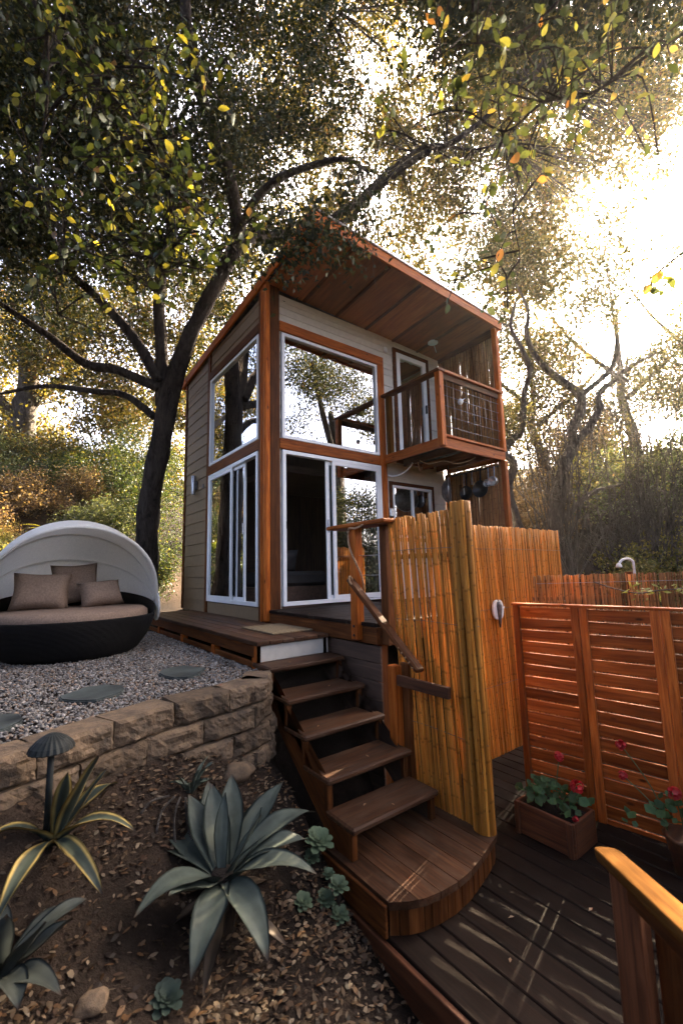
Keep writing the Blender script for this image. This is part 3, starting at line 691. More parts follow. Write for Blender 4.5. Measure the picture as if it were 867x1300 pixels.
# ------------------------------------------------------------------ inside, seen through the glass
bd = thing('bed', (1.0, 1.4, 0), 'bed with pale bedding inside behind the open sliding door', 'bed')
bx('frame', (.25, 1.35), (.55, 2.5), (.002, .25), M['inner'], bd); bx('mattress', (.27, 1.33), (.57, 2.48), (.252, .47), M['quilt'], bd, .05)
bx('headboard', (.25, 1.35), (2.502, 2.55), (.002, .9), M['inner'], bd)
V = []; F = []
def cushion(name, c0, w, h, t, R, mat, parent=None, puff=1.0):
    n = 11; V = []; F = []
    for sgn in (1, -1):
        for j in range(n):
            for i in range(n):
                u, v = i/(n-1)*2-1, j/(n-1)*2-1; e = (1-u**4)*(1-v**4); k = 1-.10*(1-min(1, abs(u*v))**1.5)*max(abs(u), abs(v))**3
                wob = .02*noise.noise(Vector((u*2+c0[0]*9, v*2, sgn*2+c0[1]*5)))
                V.append((u*w/2*k, sgn*(t/2*(max(e, 0)**.5)*puff*1.25+wob*(e**.5)), v*h/2*k))
    for s in range(2):
        b = s*n*n
        for j in range(n-1):
            for i in range(n-1):
                q = (b+j*n+i, b+j*n+i+1, b+(j+1)*n+i+1, b+(j+1)*n+i); F.append(q if s else q[::-1])
    o = mesh_obj(name, V, F, mat, parent, Matrix.Translation(c0) @ R, True)
    bm = bmesh.new(); bm.from_mesh(o.data); bmesh.ops.remove_doubles(bm, verts=bm.verts[:], dist=.0005); bm.to_mesh(o.data); bm.free(); return o
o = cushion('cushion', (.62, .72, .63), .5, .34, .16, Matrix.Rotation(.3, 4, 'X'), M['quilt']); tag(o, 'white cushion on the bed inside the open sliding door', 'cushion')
# ------------------------------------------------------------------ deck railing and handrail
rl = thing('deck_railing', (.03, -1.9, -.3), 'short redwood deck railing with flat cap and cables above the stairs', 'railing')
bx('post', (-.05, .04), (-1.845, -1.755), (-.16, .862), M['post'], rl, .006)
bx('post', (.055, .145), (-2.15, -2.06), (-.185, .862), M['postd'], rl, .006)
bx('cap', (-.075, .165), (-2.27, -1.42), (.864, .902), M['post'], rl, .01)
for z in (.22, .42, .6): tube('cable', [(.0, -1.846, z), (.05, -1.95, z-.004), (.09, -2.06, z)], .003, M['steel'], rl, 5)
for z in (-.04, -.12): lathe('bolt', [(.012, 0), (.012, .006), (.007, .01)], M['black'], rl, (-.005, -1.80, z), 8).matrix_basis = WM[rl.name].inverted() @ Matrix.Translation((-.05, -1.8, z)) @ Matrix.Rotation(-math.pi/2, 4, 'Y') @ Matrix.Translation((.005, 1.80, -z))
hr = thing('stair_handrail', (-.03, -2.2, -.9), 'sloping redwood handrail beside the stairs with rope lashing', 'handrail')
board('rail', (-.085, -1.80, .385), (-.075, -2.62, -.30), .085, .04, M['postd'], hr, (0, 0, 1), .012)
bx('bracket', (-.06, -.022), (-2.86, -2.34), (-.455, -.375), M['planter'], hr)
bx('newel_post', (-.035, .045), (-2.30, -2.21), (-1.319, -.32), M['post'], hr, .006)
bx('newel_post', (.05, .12), (-2.36, -2.27), (-1.319, -.30), M['postd'], hr, .006)
def rope(name, pts, r, label):
    P = smooth_path(pts, 8); o = tube(name, P, r, M['rope'], None, 6); return tag(o, label, 'rope')
sp_ = []
for k in range(15):
    a = k/14*4.2+2.2; sp_.append((-.005+.066*math.cos(a), -1.80+.066*math.sin(a), .80-.62*k/14+.0))
rope('rope', [(-.07, -2.0, .87), (-.078, -1.9, .845), (-.075, -1.80, .85)]+sp_+[(-.10, -1.84, .40), (-.13, -1.86, .36), (-.05, -1.9, .27)], .0095, 'tan rope wound round the deck railing post')
for i in range(4):
    t = .80+i*.045; y = -1.80-.82*t; z = .385-.685*t; x = -.085+.01*t
    if i == 0: lash = []
    c0 = Vector((x, y, z)); dz = Vector((0, .64, .768))
    lash += [c0+Vector((-.047, 0, 0))+dz*.024, c0+Vector((.047, 0, 0))+dz*.024, c0+Vector((.047, 0, 0))-dz*.024, c0+Vector((-.047, 0, 0))-dz*.024]
tag(tube('rope_lashing', lash, .007, M['rope'], None, 5), 'pale rope lashing round the lower end of the stair handrail', 'rope')

# near handrail
nr = thing('golden_handrail', (-.72, -4.17, -1.5), 'sunlit golden handrail on dark posts rising from the lower deck', 'handrail')
d = Vector((-.345, -.34, .112)).normalized(); a = Vector((-.687, -4.135, -.635)); b = a+d*1.15
P0 = [a-d*.05, a-d*.045, a-d*.02, a+d*.01]; 
def railsec(c0, w, h):
    side = d.cross(Vector((0, 0, 1))).normalized(); upv = side.cross(d).normalized(); out = []
    for k in range(12):
        an = 6.2832*k/12; cx_, cz_ = math.cos(an), math.sin(an)
        out.append(c0+side*(w/2*math.copysign(abs(cx_)**.3, cx_))+upv*(h/2*math.copysign(abs(cz_)**.3, cz_)))
    return out
V = []; secs = [(-.05, .03, .02), (-.045, .06, .03), (-.025, .083, .038), (.0, .09, .042), (.4, .09, .042), (1.15, .09, .042)]
for t, w, h in secs: V += railsec(a+d*t, w, h)
F = [(j*12+k, j*12+(k+1) % 12, (j+1)*12+(k+1) % 12, (j+1)*12+k) for j in range(len(secs)-1) for k in range(12)]+[tuple(range(11, -1, -1)), tuple(range((len(secs)-1)*12, len(secs)*12))]
Rr = Matrix(((d.x, 0, 0, 0), (d.y, 0, 0, 0), (d.z, 0, 0, 0), (0, 0, 0, 1))); sd = d.cross(Vector((0, 0, 1))).normalized(); uu = sd.cross(d)
Rr = Matrix(((d.x, sd.x, uu.x, a.x), (d.y, sd.y, uu.y, a.y), (d.z, sd.z, uu.z, a.z), (0, 0, 0, 1)))
o = mesh_obj('rail', [Rr.inverted() @ v for v in V], F, M['rail'], nr, Rr, True)
bm = bmesh.new(); bm.from_mesh(o.data); bmesh.ops.recalc_face_normals(bm, faces=bm.faces[:]); bm.to_mesh(o.data); bm.free()
bx('post', (-.76, -.67), (-4.25, -4.16), (-1.50, -.64), M['planter'], nr, .006)
bx('post', (-.655, -.58), (-4.33, -4.25), (-1.50, -.74), M['postd'], nr, .006)
board('under_rail', a+d*.1+Vector((.02, -.02, -.07)), a+d*1.1+Vector((.02, -.02, -.07)), .04, .09, M['postd'], nr)

# ------------------------------------------------------------------ bamboo fences
bf = thing('bamboo_fence', (.08, -2.6, -1.32), 'tall golden bamboo cane panel beside the stairs with a rolled end', 'fence', 'golden bamboo cane fences')
y = -2.20; i = 0
while y > -2.965:
    r = random.choice((.0085, .0095, .0105)); k = (y+2.2)/-.8
    tz = .905+random.uniform(-.008, .008)-(random.uniform(.02, .07) if random.random() < .18 else 0)
    cane('bamboo', (.105+.015*k+random.uniform(-.003, .003), y-.085*(1-k)-.01+random.uniform(-.003, .003), -1.318), (.055+random.uniform(-.005, .005), y+random.uniform(-.003, .003), tz), r, bf); y -= r*(1.9 if random.random() > .16 else 2.5); i += 1
for k in range(24):           # canes wrapped round the end post
    an = rad(70+310*k/23); cx_, cy_ = .100+.056*math.cos(an), -2.955+.07*math.sin(an)
    cane('bamboo', (cx_+.025, cy_-.006, -1.318), (cx_-.02, cy_+.006, .955+random.uniform(-.006, .006)), random.choice((.011, .012)), bf)
board('end_post', (.125, -2.96, -1.31), (.08, -2.95, .85), .05, .05, M['postd'], bf, (1, 0, 0))
for zz in (-.75, .05, .62):
    q = (.92-zz)/2.24; xw = .055+.055*q-.013; tube('wire_tie', [(xw, -2.2-.05*q, zz), (xw+.004, -2.55, zz+.006), (xw+.004, -2.93, zz-.004), (xw+.03, -3.045, zz)], .0022, M['grey'], bf, 5)
bx('batten', (.085, .105), (-2.92, -2.2), (.55, .59), M['postd'], bf)
b2 = thing('bamboo_fence', (2.2, -2.05, -1.5), 'golden bamboo reed screen behind the lower deck, carrying the white ornament', 'fence', 'golden bamboo cane fences')
x = .75
while x < 3.28:
    r = random.choice((.0075, .0085, .0095)); k = max(0, min(1, (x-1.0)/1.9)); ln = .26*(1-k)**1.3
    cane('bamboo', (x+ln*.9+random.uniform(-.004, .004), -2.06+random.uniform(-.006, .006), -1.498), (x+random.uniform(-.006, .006), -2.06+random.uniform(-.006, .006), .925+random.uniform(-.012, .012)), r, b2); x += r*1.98
for zz in (-.8, .0, .66): tube('wire_tie', [(1.0, -2.076, zz), (2.1, -2.077, zz+.008), (3.28, -2.076, zz)], .0018, M['grey'], b2, 5)
bx('batten', (.7, 3.28), (-2.045, -2.025), (.72, .76), M['postd'], b2); bx('batten', (.95, 3.28), (-2.045, -2.025), (-.9, -.86), M['postd'], b2)
b3 = thing('reed_fence', (2.7, -3.0, -1.5), 'low dark reed fence round the outdoor shower behind the slatted fence', 'fence')
A = Vector((2.05, -2.36, 0)); B = Vector((3.75, -3.55, 0)); L = (B-A).length; s = 0
while s < L:
    p0 = A+(B-A)*(s/L); cane('reed', (p0.x+random.uniform(-.005, .005), p0.y, -1.498), (p0.x+random.uniform(-.012, .012), p0.y+random.uniform(-.008, .008), .355+random.uniform(-.01, .012)), random.choice((.008, .0095, .011)), b3); s += random.uniform(.018, .026)
board('wire', (2.06, -2.385, .27), (3.74, -3.575, .27), .004, .004, M['steel'], b3, bev=0)
board('batten', (2.07, -2.33, .1), (3.77, -3.52, .1), .02, .04, M['postd'], b3)

# white ornament on the reed screen: two pale lobes either side of a grey trunk
orn = thing('wall_ornament', (1.72, -2.1, -.08), 'small white winged ornament hung on the bamboo reed screen', 'ornament')
for sgn in (-1, 1):
    V = []; n = 14
    poly = [(sgn*(.02+.055*abs(math.cos(t*.5))*(1+.25*math.sin(t*3))*(1 if math.cos(t) > -.9 else .6)*abs(math.sin(t/2))), .06*math.cos(t)*1.1) for t in [math.pi*2*k/n for k in range(n)]]
    poly = [(1.722+sgn*.01+sgn*.085*max(0, math.sin(math.pi*k/(n-1)))**.7, -.0+.105*math.cos(math.pi*k/(n-1))) for k in range(n)]
    prism('wing', poly, -2.118, -2.10, M['bone'], orn, 'y')
lathe('trunk', [(.008, -.19), (.016, -.14), (.026, -.04), (.036, .04), (.024, .085)], M['grey'], orn, (1.722, -2.125, 0), 10)
tube('hook', [(1.79, -2.09, .0), (1.83, -2.095, -.02), (1.87, -2.09, .02)], .006, M['bone'], orn, 5)

# outdoor shower
sh = thing('outdoor_shower', (3.3, -2.83, -1.5), 'curved white shower head on a dark pipe above the reed fence', 'shower')
bx('stand_post', (3.32, 3.40), (-2.87, -2.80), (-1.5, .37), M['postd'], sh)
tube('pipe', smooth_path([(3.33, -2.9, .2), (3.33, -2.9, .45), (3.31, -2.895, .50), (3.26, -2.87, .525), (3.20, -2.83, .51), (3.165, -2.81, .47)]), .014, M['bone'], sh, 8)
lathe('shower_head', [(.03, -.03), (.034, -.02), (.028, 0), (.012, .02)], M['bone'], sh, (3.16, -2.807, .455), 14)

# ------------------------------------------------------------------ slatted fence
sf = thing('slat_fence', (1.18, -3.3, -1.5), 'tall redwood fence of horizontal slats above the planter box', 'fence')
LF = [Vector((1.078, -2.695, 0)), Vector((1.173, -3.202, 0)), Vector((1.262, -3.74, 0)), Vector((1.36, -4.33, 0))]
for i, p0 in enumerate(LF):
    dd = (LF[min(i+1, 3)]-LF[max(i-1, 0)]).normalized(); k = 1 if i == 0 else 2
    for j in range(k):
        q = p0+dd*(.032+(j-(0 if k == 1 else .55))*.064)
        board('post', q+Vector((0, 0, -1.5)), q+Vector((0, 0, .118)), .05 if k == 1 else .058, .045, M['slat'] if i < 1 else M['post'], sf, Vector((-dd.y, dd.x, 0)), .004)
for i in range(3):
    a, b = LF[i], LF[i+1]; dd = (b-a).normalized(); nn = Vector((dd.y, -dd.x, 0))*-.012
    z = .105
    while z > -1.49:
        e = random.uniform(-.002, .002)
        aa = a+dd*(.06 if i == 0 else .067)+nn; bb = b-dd*.038+nn
        board('slat', aa+Vector((0, 0, z-.044+e)), bb+Vector((0, 0, z-.044-e)), .018, .086, M['slat'], sf, (0, 0, 1), .003); z -= .0985
    board('cap', a+Vector((0, 0, .129))-(dd*.0), b+Vector((0, 0, .129)), .075, .02, M['slat'], sf, (0, 0, 1), .003)

# ------------------------------------------------------------------ planter with geraniums
pb = thing('planter_box', (.72, -3.13, -1.5), 'dark redwood planter box on the lower deck in front of the slatted fence', 'planter')
bx('side_board', (.57, .592), (-3.35, -2.91), (-1.497, -1.28), M['planter'], pb); bx('side_board', (.86, .882), (-3.35, -2.91), (-1.497, -1.28), M['planter'], pb)
bx('end_board', (.593, .859), (-3.35, -3.328), (-1.497, -1.28), M['planter'], pb); bx('end_board', (.593, .859), (-2.932, -2.91), (-1.497, -1.28), M['planter'], pb)
bx('soil', (.593, .859), (-3.327, -2.933), (-1.49, -1.31), M['soil'], pb, 0)
for yy in (-3.34, -2.955): bx('corner_strip', (.552, .569), (yy, yy+.04), (-1.497, -1.275), M['planter'], pb)

# ------------------------------------------------------------------ pans under the balcony
hk = thing('utensil_rail', (3.46, -.6, 2.0), 'black hanging rail for pans on the reed screen under the balcony', 'rail')
tube('bar', [(3.45, -1.12, 2.04), (3.45, -.2, 2.04)], .008, M['black'], hk, 8)
for y in (-1.1, -.22): tube('bracket', [(3.50, y, 2.04), (3.45, y, 2.04)], .008, M['black'], hk, 6)
def pan(name, y, z, r, depth, mat, label, cat, hl=.2):
    t = thing(name, (3.44, y, z), label, cat, 'cookware hanging under the balcony')
    Mx = Matrix.Translation((3.445, y, z)) @ Matrix.Rotation(-math.pi/2, 4, 'Y')
    V = []; F = []; prof = [(.0, 0), (r*.8, 0), (r*.93, depth*.3), (r, depth), (r*.97, depth), (r*.88, depth*.3+.004), (0.0, .006)]; n = 20
    for pr, pz in prof:
        for k in range(n): V.append((max(pr, .0005)*math.cos(6.2832*k/n), max(pr, .0005)*math.sin(6.2832*k/n), pz))
    for j in range(len(prof)-1):
        for k in range(n): F.append((j*n+k, j*n+(k+1) % n, (j+1)*n+(k+1) % n, (j+1)*n+k))
    mesh_obj('bowl', V, F, mat, t, Mx, True)
    board('handle', (3.43, y, z+r*.95), (3.44, y, z+r+hl), .02, .01, mat, t, (1, 0, 0))
pan('frying_pan', -.80, 1.72, .14, .045, M['iron'], 'black cast iron frying pan hanging beside the steel saucepan', 'frying pan', .2)
pan('frying_pan', -.52, 1.70, .12, .045, M['iron'], 'smaller black frying pan hanging next to the wooden spatula', 'frying pan', .22)
pan('saucepan', -1.06, 1.80, .075, .09, M['steel'], 'steel saucepan hanging beside the porch post', 'saucepan', .17)
pan('saucepan', -.95, 1.79, .06, .07, M['steel'], 'little steel milk pan hanging between frying pan and saucepan', 'saucepan', .19)
def uten(name, y, z, mat, label, w):
    t = thing(name, (3.43, y, z), label, 'utensil', 'utensils hanging under the balcony'); board('handle', (3.43, y, z+.1), (3.445, y, 2.035), .014, .008, mat, t, (1, 0, 0)); board('blade', (3.43, y, z), (3.43, y, z+.12), w, .004, mat, t, (1, 0, 0))
uten('spatula', -.40, 1.74, M['rail'], 'pale wooden spatula hanging under the balcony', .05); uten('slicer', -.47, 1.68, M['steel'], 'long steel slicer hanging under the balcony', .025)
uten('turner', -.64, 1.82, M['steel'], 'short steel turner hanging between two frying pans', .035)
wk = thing('wok', (3.0, -.5, 1.45), 'large dark wok with bright rim hanging before the kitchen window', 'wok')
V = []; F = []; n = 28; prof = [(.001, -.13), (.09, -.12), (.16, -.08), (.205, -.02), (.215, .0), (.20, -.012), (.15, -.068), (.085, -.105), (.001, -.115)]
Mx = Matrix.Translation((3.02, -.5, 1.70)) @ Matrix.Rotation(math.pi*.5, 4, 'X') @ Matrix.Rotation(.6, 4, 'Y')
for pr, pz in prof:
    for k in range(n): V.append((pr*math.cos(6.2832*k/n), pr*math.sin(6.2832*k/n), pz))
for j in range(len(prof)-1):
    for k in range(n): F.append((j*n+k, j*n+(k+1) % n, (j+1)*n+(k+1) % n, (j+1)*n+k))
mesh_obj('bowl', V, F, M['grey'], wk, Mx, True)
V, F = tube_vf([Mx @ Vector((.215*math.cos(6.2832*k/n), .215*math.sin(6.2832*k/n), 0)) for k in range(n+1)], .008, 6); mesh_obj('rim', V, F, M['steel'], wk, None, True)
tube('hanger', [(3.02, -.5, 1.915), (3.02, -.5, 2.12)], .006, M['black'], wk, 5)
o = rope('string_light', [(2.35, -.5, 2.118), (2.42, -.62, 2.05), (2.55, -.8, 2.07), (2.7, -.9, 2.03), (2.85, -1.0, 2.06), (2.95, -1.08, 2.118)], .008, 'tan rope slung below the balcony floor')
o = rope('hook_rope', [(2.42, -.4, 2.12), (2.43, -.41, 2.02), (2.45, -.42, 1.97), (2.48, -.42, 2.0)], .009, 'short hooked rope end hanging below the balcony')
bo = thing('bird_ornament', (2.55, -1.2, 2.85), 'little white bird ornament hanging in the balcony wires', 'ornament')
lathe('body', [(.004, -.05), (.03, -.035), (.042, 0), (.03, .03), (.006, .045)], M['bone'], bo, (2.52, -1.19, 2.87), 12)
board('tail', (2.55, -1.19, 2.89), (2.62, -1.19, 2.94), .03, .006, M['bone'], bo)

# ------------------------------------------------------------------ daybed
DC = Vector((-1.98, .87, -.39))
db = thing('round_daybed', DC, 'round black wicker daybed with a cream folding canopy hood', 'daybed')
lathe('base', [(.60, .0), (.68, .05), (.77, .18), (.83, .32), (.85, .40), (.835, .42), (.80, .41), (.79, .36), (.2, .33)], M['wicker'], db, DC, 56)
# raised wicker back, higher at the rear
V = []; F = []; n = 40
for k in range(n+1):
    an = math.pi*(-.12+1.24*k/n); hgt = .42+.26*max(0, math.sin(math.pi*k/n))**.8
    for r, z in ((.845, .40), (.86, hgt), (.82, hgt+.01), (.79, .40)): V.append((DC.x+r*math.cos(an), DC.y+r*math.sin(an), DC.z+z))
for k in range(n):
    for j in range(4): F.append((k*4+j, k*4+(j+1) % 4, (k+1)*4+(j+1) % 4, (k+1)*4+j))
F += [(3, 2, 1, 0), tuple(n*4+j for j in range(4))]
mesh_obj('backrest', V, F, M['wicker'], db, None, True)
lathe('seat_cushion', [(.70, .335), (.755, .36), (.77, .41), (.765, .46), (.72, .495), (.4, .505), (.02, .507)], M['pillow'], db, DC, 48)
# hood: arcs turned about the side to side axis
V = []; F = []; nr_, na = 29, 33; PV = DC+Vector((0, .0, .50)); fold = []
A0, A1 = rad(8), rad(118)
for i in range(nr_):
    f = i/(nr_-1); th = A0+(A1-A0)*f; scal = 1-.03*(1-math.cos(2*math.pi*f*4))*.5
    for j in range(na):
        ph = math.pi*j/(na-1); R1 = .87; R2 = (1.0*scal)
        h = R2*math.sin(ph)**.9 if math.sin(ph) > 0 else 0
        V.append((PV.x-R1*math.cos(ph)*1.0, PV.y+h*math.cos(th), PV.z+h*math.sin(th)*1.0))
for i in range(nr_-1):
    for j in range(na-1): F.append((i*na+j, i*na+j+1, (i+1)*na+j+1, (i+1)*na+j))
hd = mesh_obj('canopy', V, F, M['hood'], db, None, True)
md = hd.modifiers.new('thick', 'SOLIDIFY'); md.thickness = .006
for f in (0, .25, .5, .75, 1):
    th = A0+(A1-A0)*f; pts = []
    for j in range(na):
        ph = math.pi*j/(na-1); h = (1.005 if f == 1 else .978)*max(0, math.sin(ph))**.9; pts.append((PV.x-.872*math.cos(ph), PV.y+h*math.cos(th), PV.z+h*math.sin(th)))
    Vv, Ff = tube_vf(pts, .02 if f == 1 else .013, 8); mesh_obj('rib', Vv, Ff, M['hood'], hd, None, True)
for sx in (-1, 1):      # cloth flap over each pivot
    V = [(PV.x+sx*(.885), PV.y+.14*math.cos(t)-.06, PV.z+.02+.17*math.sin(t)-.05) for t in np.linspace(0, 6.2832, 16, endpoint=False)]
    V += [(x-sx*.02, y, z) for x, y, z in V]; F = [tuple(range(16)), tuple(range(31, 15, -1))]+[(i, (i+1) % 16, 16+(i+1) % 16, 16+i) for i in range(16)]
    mesh_obj('pivot_flap', V, F, M['hood'], hd)
tube('tie', [(PV.x+.12, PV.y+.55, PV.z+.36), (PV.x+.11, PV.y+.5, PV.z+.3), (PV.x+.13, PV.y+.46, PV.z+.24)], .008, M['hood'], hd, 5)
zs = DC.z+.50
def pil(x, y, z, w, h, t, tilt, turn, roll, label):
    R = Matrix.Rotation(turn, 4, 'Z') @ Matrix.Rotation(tilt, 4, 'X') @ Matrix.Rotation(roll, 4, 'Y')
    tag(cushion('pillow', (x, y, z), w, h, t, R, M['pillow']), label, 'pillow', 'taupe pillows on the daybed')
pil(-2.29, 1.02, zs+.2, .56, .44, .2, -.35, -.12, .04, 'large taupe pillow with smooth face leaning inside the daybed beside the lone tall pillow')
pil(-1.94, 1.22, zs+.27, .50, .5, .18, -.25, .05, -.06, 'taupe pillow standing upright at the back of the daybed behind the two others')
pil(-1.70, .98, zs+.15, .48, .32, .19, -.45, .2, -.08, 'small low taupe pillow leaning in the daybed at the side nearest the house')

# path light
pl_ = thing('path_light', (-2.376, -2.52, gz(-2.376, -2.52)), 'dark ribbed mushroom cap path light in front of the block wall', 'path light')
zc = -.30
lathe('cap', [(.012, .065), (.03, .058), (.06, .04), (.085, .016), (.094, -.004), (.09, -.008), (.05, .01), (.012, .02)], M['lampcap'], pl_, (-2.376, -2.52, zc), 44, False, -.05)
tube('stem', [(-2.376, -2.52, gz(-2.376, -2.52)-.02), (-2.376, -2.52, zc+.03)], .014, M['lampcap'], pl_, 10)
# ------------------------------------------------------------------ planting bed
def agave_leaf(parent, base, tip, wmax, col, edge, seed, lift):
    base, tip = Vector(base), Vector(tip); rs = random.Random(seed)
    L = tip.length; ctrl = tip*.5+Vector((0, 0, lift*L)); m = 13; V = []; Cc = []; F = []; K = 9
    pts = [ctrl*(2*t*(1-t))+tip*t*t for t in [i/(m-1) for i in range(m)]]
    bend = rs.uniform(-.04, .04)*L
    horiz = Vector((tip.x, tip.y, 0)); side0 = Vector((-horiz.y, horiz.x, 0)).normalized() if horiz.length > .02 else Vector((1, 0, 0))
    for i, p in enumerate(pts):
        t = i/(m-1); T = (pts[min(i+1, m-1)]-pts[max(i-1, 0)]).normalized(); side = (side0-T*side0.dot(T)).normalized(); nrm = side.cross(T)
        if nrm.z < 0: nrm = -nrm
        w = wmax*(np.interp(t, [0, .1, .3, .5, .7, .87, .96, 1], [.6, .5, .82, 1, .84, .45, .15, .01]))
        p = p+side*bend*math.sin(t*3.1); fold = np.interp(t, [0, .5, 1], [.55, .3, .5]); th = np.interp(t, [0, .3, .9, 1], [.022, .012, .004, .001])
        wav = .006*math.sin(t*9+seed)
        for sgn in (1, -1):
            for k in range(K):
                u = k/(K-1)*2-1; q = p+side*(u*w/2)+nrm*(abs(u)**1.2*w*.34*fold+wav*u)-(nrm*th*(1-u*u) if sgn < 0 else Vector())
                V.append(q); e = abs(u) > .7
                sh = .9+.34*noise.noise(Vector((t*5+seed, u*2.5, seed*.7)))+.2*noise.noise(Vector((t*17+seed, u*7, seed*.3)))
                Cc.append([x*sh for x in ((.06, .035, .02) if t > .97 else (edge if (edge and e and t > .06) else col))])
    for i in range(m-1):
        for k in range(2*K):
            def ix(i, k): return i*2*K+(k if k < K else K+(2*K-1-k))
            F.append((ix(i, k), ix(i, (k+1) % (2*K)), ix(i+1, (k+1) % (2*K)), ix(i+1, k)))
    o = mesh_obj('leaf', V, F, M['agave'], parent, Matrix.Translation(base), True, np.array(Cc))
    bm = bmesh.new(); bm.from_mesh(o.data); bmesh.ops.recalc_face_normals(bm, faces=bm.faces[:]); bm.to_mesh(o.data); bm.free()
ag = thing('agave', (-1.64, -2.70, gz(-1.64, -2.70)), 'large blue green agave with broad smooth leaves in the dirt bed', 'agave')
AB = (-1.644, -2.724, -1.05)
AT = [(.073, .409, .313), (.21, .401, .312), (.468, .215, .267), (.564, .027, .133), (.303, -.383, .109), (.003, -.478, -.047), (-.275, -.369, -.05), (-.436, -.143, .12), (-.253, .406, .038), (-.196, .426, .173),
      (.052, .30, .34), (.325, .233, .206), (-.061, .36, .30), (-.317, -.198, .18), (.40, -.15, .12), (.06, .12, .36), (.16, -.1, .30)]
for i, t in enumerate(AT):
    low = t[2] < .15; k = .05 if (t[0]**2+t[1]**2) < .05 else 0
    agave_leaf(ag, AB, t, .145 if not k else .075, (.062, .076, .06), None, i, .34 if low else .05)
for i, t in enumerate(((.2, -.28, -.16), (-.2, -.3, -.14), (-.3, .02, -.06), (.32, .1, -.12))): agave_leaf(ag, (AB[0], AB[1], AB[2]-.04), t, .075, (.07, .048, .03), None, 25+i, .1)
lathe('stem', [(.05, -.35), (.06, -.2), (.075, .0), (.05, .06)], M['bark'], ag, AB, 12)
va = thing('variegated_agave', (-2.342, -2.508, gz(-2.342, -2.508)), 'agave with dark leaves edged in yellow below the path light', 'agave')
VB = (-2.342, -2.508, -.70)
for i, t in enumerate([(.104, -.197, .332), (.25, .2, .06), (.22, -.28, .075), (.12, -.30, -.08), (-.171, -.30, -.05), (-.217, -.102, .12), (-.105, .229, .163), (-.024, .25, .20), (.02, -.1, .27), (.17, .02, .2)]):
    agave_leaf(va, VB, [q*1.18 for q in t], .08, (.026, .036, .028), (.28, .2, .06), 40+i, .32 if t[2] < .14 else .06)
ta = thing('grey_agave', (-2.52, -2.92, gz(-2.52, -2.92)), 'dusky grey agave at the edge of the dirt bed near the variegated agave', 'agave')
for i, t in enumerate([(.113, -.175, .228), (.236, .2, .03), (.01, -.08, .245), (.16, -.265, .05), (.05, -.25, .06), (-.09, -.11, .213), (.27, .08, .10), (-.007, .25, .12), (.2, -.1, .16)]):
    agave_leaf(ta, (-2.52, -2.92, -.90), t, .085, (.036, .042, .036), None, 70+i, .3 if t[2] < .14 else .06)
def rosette(x, y, r, label, cup=.5, tilt=0.0, col=(.06, .088, .05), dz=0.0):
    z = gz(x, y)+.02+dz; V = []; F = []; Cc = []; n = 34
    for k in range(n):
        a = k*2.39996; f = (k+1)/n; rr = r*(.15+.85*f); el = (1-f)*1.15+.12; w = r*(.16+.36*f)
        dv = Vector((math.cos(a), math.sin(a), 0)); sd = Vector((-math.sin(a), math.cos(a), 0)); b = len(V)
        for t, ww in ((0, .3), (.35, .75), (.7, 1), (.9, .8), (1, .12)):
            p = dv*(rr*t*math.cos(el*(1-.35*t*t)))+Vector((0, 0, rr*t*math.sin(el)+.006*(n-k)/n))
            for u in (-1, 0, 1):
                V.append(p+sd*(u*w*ww*.5)+Vector((0, 0, abs(u)*.12*w*ww))); s = .75+.5*t*(1 if u else .8)
                Cc.append((col[0]*s, col[1]*s, col[2]*s))
        for i in range(4):
            for j in range(2): F.append((b+i*3+j, b+i*3+j+1, b+(i+1)*3+j+1, b+(i+1)*3+j))
    R = Matrix.Rotation(tilt, 4, 'X')
    t_ = thing('succulent', (x, y, z), label, 'succulent', 'green rosette succulents beside the stairs')
    mesh_obj('rosette', V, F, M['agave'], t_, Matrix.Translation((x, y, z)) @ R, True, np.array(Cc))
    tube('stem', [(x, y, gz(x, y)-.03), (x, y, z+.01)], .012, M['bark'], t_, 6)
rosette(-.92, -2.49, .105, 'biggest pale green rosette succulent standing up against the stair stringer', dz=.10, tilt=.35, col=(.10, .14, .075))
rosette(-.985, -2.50, .06, 'small green rosette succulent just below the biggest rosette', tilt=.4)
rosette(-.925, -2.60, .045, 'smallest green rosette succulent between the landing and its neighbours', dz=.04, tilt=.3)
rosette(-.955, -2.74, .07, 'green rosette succulent close against the landing fascia', dz=.12, tilt=.3)
rosette(-1.18, -2.72, .06, 'green rosette succulent beside the drooping agave leaf tips', tilt=.4)
rosette(-1.02, -2.70, .065, 'green rosette succulent in the middle of the lower cluster', tilt=.4)
rosette(-.975, -2.77, .065, 'green rosette succulent lowest beside the landing corner', tilt=.4)
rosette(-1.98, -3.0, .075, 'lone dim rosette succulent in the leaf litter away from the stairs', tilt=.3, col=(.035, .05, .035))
# small strappy plant, dry stalks and a half buried rock
al = thing('strappy_aloe', (-1.66, -2.27, gz(-1.66, -2.27)), 'little strappy aloe rosette in leaf litter behind the large agave', 'aloe')
for i in range(11):
    a = i*2.4; agave_leaf(al, (-1.66, -2.27, gz(-1.66, -2.27)), (.13*math.cos(a), .13*math.sin(a), .03+.06*(i % 3)), .018, (.09, .11, .08), None, 90+i, .3)
for k in range(4):
    a = 3.4+k*.45; x0, y0 = -1.80+.03*k, -2.34; x1, y1 = x0+.16*math.cos(a), y0+.16*math.sin(a)
    s = tube('dry_stalk', smooth_path([(x0, y0, gz(x0, y0)+.06), ((x0+x1)/2-.02, (y0+y1)/2, gz((x0+x1)/2, (y0+y1)/2)+.06), (x1, y1, gz(x1, y1)+.008)]), [.006]*9, M['barkg'], None, 5); tag(s, 'curved pale dry stalk lying in the leaf litter near the strappy aloe', 'stalk', 'dry stalks in the litter')
